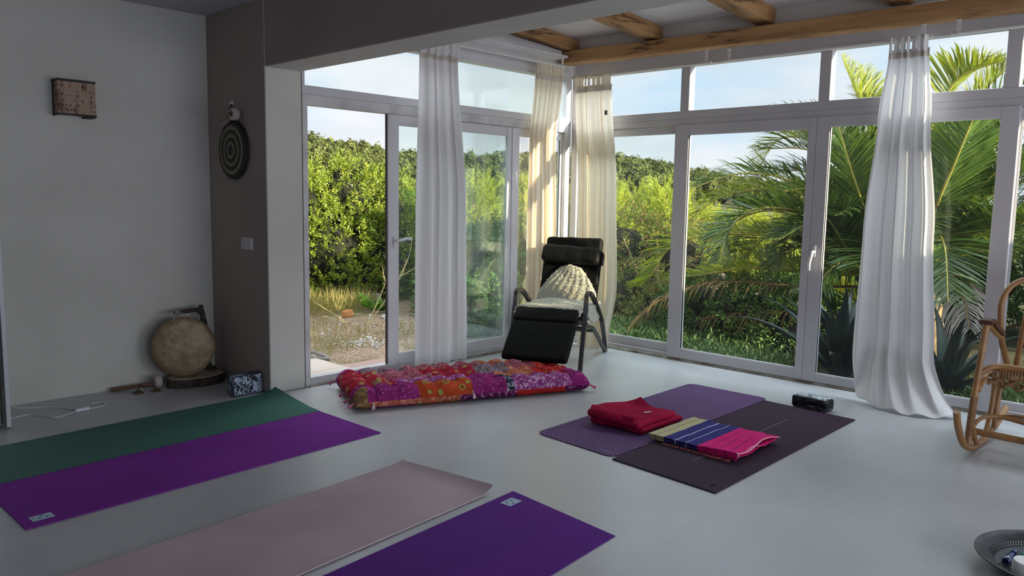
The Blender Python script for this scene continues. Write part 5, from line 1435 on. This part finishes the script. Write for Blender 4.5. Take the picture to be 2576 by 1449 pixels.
PALM = thing('palm_tree', (8.05, 2.55, -.12), 'large date palm with arching fronds outside the right window wall', 'palm tree')
tk = MB(); tk.lathe([(.34, 0), (.40, .25), (.36, .55), (.26, .85), (.12, 1.05), (.001, 1.1)], 24, T(8.08, 2.52, -.12))
tk.build('trunk', noisy('palm_trunk', (.10, .07, .04, 1), (.22, .15, .08, 1), scale=14, rough=.95, bump=.9, bscale=18), PALM, smooth=40)
def frond(pts, L=.42, pairs=62, m=None, droop=.25, vee=.45, w_=.020, r_=.016, dead=False):
    q = spline(pts, 60); Q = np.array([p[:] for p in q]); tan = unit(np.gradient(Q, axis=0))
    arc = np.concatenate([[0], np.cumsum(np.linalg.norm(np.diff(Q, axis=0), axis=1))]); tot = arc[-1]
    s_ = .12+.88*(np.arange(pairs)/(pairs-1))
    f = s_*60; i0 = np.minimum(f.astype(int), 59); fr_ = (f-i0)[:, None]
    P = Q[i0]*(1-fr_)+Q[i0+1]*fr_; Tn = unit(tan[i0]*(1-fr_)+tan[i0+1]*fr_)
    upv = np.array([0, 0, 1.0])-Tn*Tn[:, 2:3]; bad = np.linalg.norm(upv, axis=1) < .25
    upv[bad] = np.array([-.6, .3, 0]); upv = unit(upv-Tn*(upv*Tn).sum(1)[:, None])
    sd = np.cross(Tn, upv)
    prof = np.clip(np.sin(np.pi*np.clip(s_*.86+.10, 0, 1))**.7, .22, 1)
    V_, F_, n = [], [], 0
    for sg in (1, -1):
        fwd = .55+.45*s_[:, None]
        D = unit(sd*sg+Tn*fwd+upv*vee*(.6+.6*R.random((pairs, 1)))+R.normal(0, .10, (pairs, 3)))
        Ln = L*prof*(.85+.3*R.random(pairs))
        g = np.array([0, 0, -1.0])*droop
        m1 = P+D*(Ln*.45)[:, None]; m2 = P+D*(Ln*.78)[:, None]+g*(Ln*.22)[:, None]; tp = P+D*Ln[:, None]+g*(Ln*.75)[:, None]
        wd_ = unit(np.cross(D, upv)+R.normal(0, .25, (pairs, 3)))
        for (a, b_, wa, wb) in ((P, m1, .55, 1.0), (m1, m2, 1.0, .7)):
            pass
        W0 = (w_*.5*prof)[:, None]
        vs = np.stack([P+wd_*W0*.5, P-wd_*W0*.5, m1-wd_*W0, m1+wd_*W0, m2-wd_*W0*.75, m2+wd_*W0*.75, tp-wd_*W0*.06, tp+wd_*W0*.06], 1)
        V_.append(vs.reshape(-1, 3)); b0_ = (np.arange(pairs)*8+n)[:, None, None]
        F_.append((b0_+np.array([[0, 1, 2, 3], [3, 2, 4, 5], [5, 4, 6, 7]])[None]).reshape(-1, 4)); n += pairs*8
    o = np_mesh('frond', np.concatenate(V_), np.concatenate(F_), m or m_pl, PALM)
    mb = MB(); mb.tube(q, [r_*(1-.75*i/60) for i in range(61)], 7); mb.build('rachis', m_rac if not dead else m_pld, o, smooth=50)
    return o
HERO = [
('sun', [(8.0, 2.58, 0.82), (7.9, 3.02, 1.24), (7.8, 3.47, 1.47), (7.7, 3.96, 1.49), (7.6, 4.34, 1.36), (7.5, 4.53, 1.1)]),
('arc_in', [(8.0, 2.57, 0.78), (7.6, 2.97, 1.19), (7.3, 3.32, 1.31), (7.1, 3.62, 1.29), (6.95, 3.76, 1.09), (6.85, 3.79, 0.79)]),
('sun', [(8.3, 2.64, 0.84), (8.5, 3.1, 1.55), (8.6, 3.54, 1.93), (8.7, 3.91, 2.1), (8.7, 4.19, 2.05), (8.7, 4.39, 1.73)]),
('sun', [(8.2, 2.61, 0.89), (8.3, 2.87, 1.74), (8.3, 3.11, 2.38), (8.3, 3.32, 2.85)]),
('sun', [(8.4, 2.65, 0.87), (8.6, 2.87, 1.75), (8.7, 3.08, 2.3), (8.8, 3.3, 2.82)]),
('sun', [(8.2, 2.57, 0.89), (8.0, 2.43, 1.72), (7.9, 2.21, 2.35), (7.8, 2.01, 2.53), (7.7, 1.75, 2.57)]),
('sun', [(8.4, 2.63, 0.88), (8.6, 2.36, 1.82), (8.7, 2.12, 2.43), (8.7, 1.85, 2.73)]),
('sun', [(8.3, 2.63, 0.24), (8.4, 3.16, 0.42), (8.5, 3.75, 0.6), (8.5, 4.26, 0.79), (8.5, 4.78, 0.9)]),
('sun', [(8.0, 2.57, 0.7), (7.8, 3.14, 0.67), (7.6, 3.8, 0.69), (7.4, 4.23, 0.61), (7.4, 4.88, 0.48)]),
('sun', [(8.0, 2.58, 0.82), (7.8, 3.48, 1.01), (7.5, 4.22, 1.02), (7.4, 4.68, 0.87), (7.3, 4.86, 0.56), (7.3, 5.0, 0.42)]),
('brown', [(8.0, 2.56, 0.59), (7.7, 3.33, 0.54), (7.4, 4.04, 0.54), (7.2, 4.53, 0.38), (7.1, 4.81, 0.15), (7.0, 4.94, -0.03)]),
('diag', [(7.8, 2.54, 0.76), (7.3, 2.58, 1.21), (7.0, 2.63, 1.59), (6.8, 2.71, 2.01)]),
('right_pane', [(7.8, 2.33, 0.7), (7.2, 2.02, 1.36), (6.9, 1.83, 1.7), (6.7, 1.67, 2.04)]),
('right_pane2', [(8.0, 2.28, 0.69), (7.8, 1.98, 1.29), (7.6, 1.77, 1.57), (7.4, 1.51, 1.78)]),
('right_far', [(8.0, 2.28, 0.69), (7.6, 1.82, 1.09), (7.3, 1.5, 1.24), (7.0, 1.19, 1.26)]),
('brown', [(8.0, 2.62, 0.39), (7.8, 3.11, 0.27), (7.6, 3.56, 0.26), (7.5, 3.99, 0.2), (7.4, 4.3, 0.13)]),
('sun', [(8.0, 2.57, 0.67), (8.3, 3.19, 0.85), (8.6, 3.89, 0.97), (8.8, 4.52, 0.98), (9.0, 5.11, 0.8)]),
('mid2', [(8.0, 2.57, 0.67), (7.6, 2.85, 1.04), (7.4, 3.08, 1.19), (7.3, 3.3, 1.07), (7.2, 3.39, 0.72)]),
('grey', [(7.9, 2.42, 0.61), (7.4, 1.99, 0.79), (7.1, 1.75, 0.66), (6.9, 1.63, 0.41)]),
('down', [(8.0, 2.42, 0.68), (7.3, 2.05, 1.09), (7.0, 1.88, 1.04), (6.8, 1.77, 0.62)]),
('dark_mid', [(7.8, 2.67, 0.52), (7.4, 2.77, 0.91), (7.2, 2.89, 1.2), (7.1, 3.0, 1.34)])]
for nm, pts in HERO:
    if nm == 'grey': frond(pts, .30, 50, m_plg, .9, .1, dead=True)
    elif nm == 'brown': frond(pts, .36, 60, m_pld, .75, .2, dead=True)
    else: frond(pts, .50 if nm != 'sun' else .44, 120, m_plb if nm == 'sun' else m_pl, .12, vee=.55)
for i in range(44):    # the rest of the crown, golden-angle spiral
    a = i*2.39996+.4; el = radians(15+62*(i/44)); Lf = 1.9+.5*R.random()
    c0 = V((8.08, 2.52, .72+.15*(i/44))); h = V((cos(a), sin(a), 0))
    if h.x < -.55: Lf *= .62
    p1 = c0+(h*cos(el)+V((0, 0, sin(el))))*Lf*.4; p2 = p1+(h*cos(el-.4)+V((0, 0, sin(el-.4))))*Lf*.33; p3 = p2+(h*cos(el-1.0)+V((0, 0, sin(el-1.0))))*Lf*.3
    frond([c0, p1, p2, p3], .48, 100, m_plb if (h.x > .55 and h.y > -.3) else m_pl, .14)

# ------------------------------------------------------------------ agaves
m_ag = noisy('agave_leaf', (.010, .020, .016, 1), (.028, .044, .036, 1), scale=5, rough=.45, stretch=(1, 1, .4))
def agave(x, y, n, L, wd, label, seed, el=(25, 85)):
    rg_ = random.Random(seed); root = thing('agave', (x, y, -.12), label, 'agave')
    for i in range(n):
        a = i*2.39996+seed; f = i/(n-1); e = radians(el[0]+(el[1]-el[0])*f**.8+rg_.uniform(-5, 5)); Li = L*(.75+.3*rg_.random())*(1-.12*f)
        h = V((cos(a), sin(a), 0)); sd_ = V((-sin(a), cos(a), 0))
        mb = MB()
        def fn(u, v, thick=0):
            ee = e-.28*v*v; d = h*cos(ee)+V((0, 0, sin(ee))); nn_ = h*(-sin(ee))+V((0, 0, cos(ee)))
            w_ = wd*(.55+.45*min(1, v*3))*(1-max(0, (v-.35)/.65)**1.6)*.5+.0015
            s_ = (u-.5)*2
            return V((x, y, -.08))+h*.03+d*(Li*v)+sd_*(s_*w_)+nn_*(.35*w_*s_*s_-thick*(1-s_*s_)*(1-v*.8))
        mb.grid(lambda u, v: fn(u, v), 6, 14); mb.grid(lambda u, v: fn(1-u, v, .022), 6, 14)
        mb.build('leaf', m_ag, root, smooth=60)
agave(6.62, 2.50, 26, 1.0, .095, 'dark green agave with tall blades right outside the glass left of the white curtain', 1, (32, 88))
agave(6.68, 1.72, 24, .85, .09, 'grey-green agave right outside the glass between the curtain and rocking chair', 2, (8, 80))
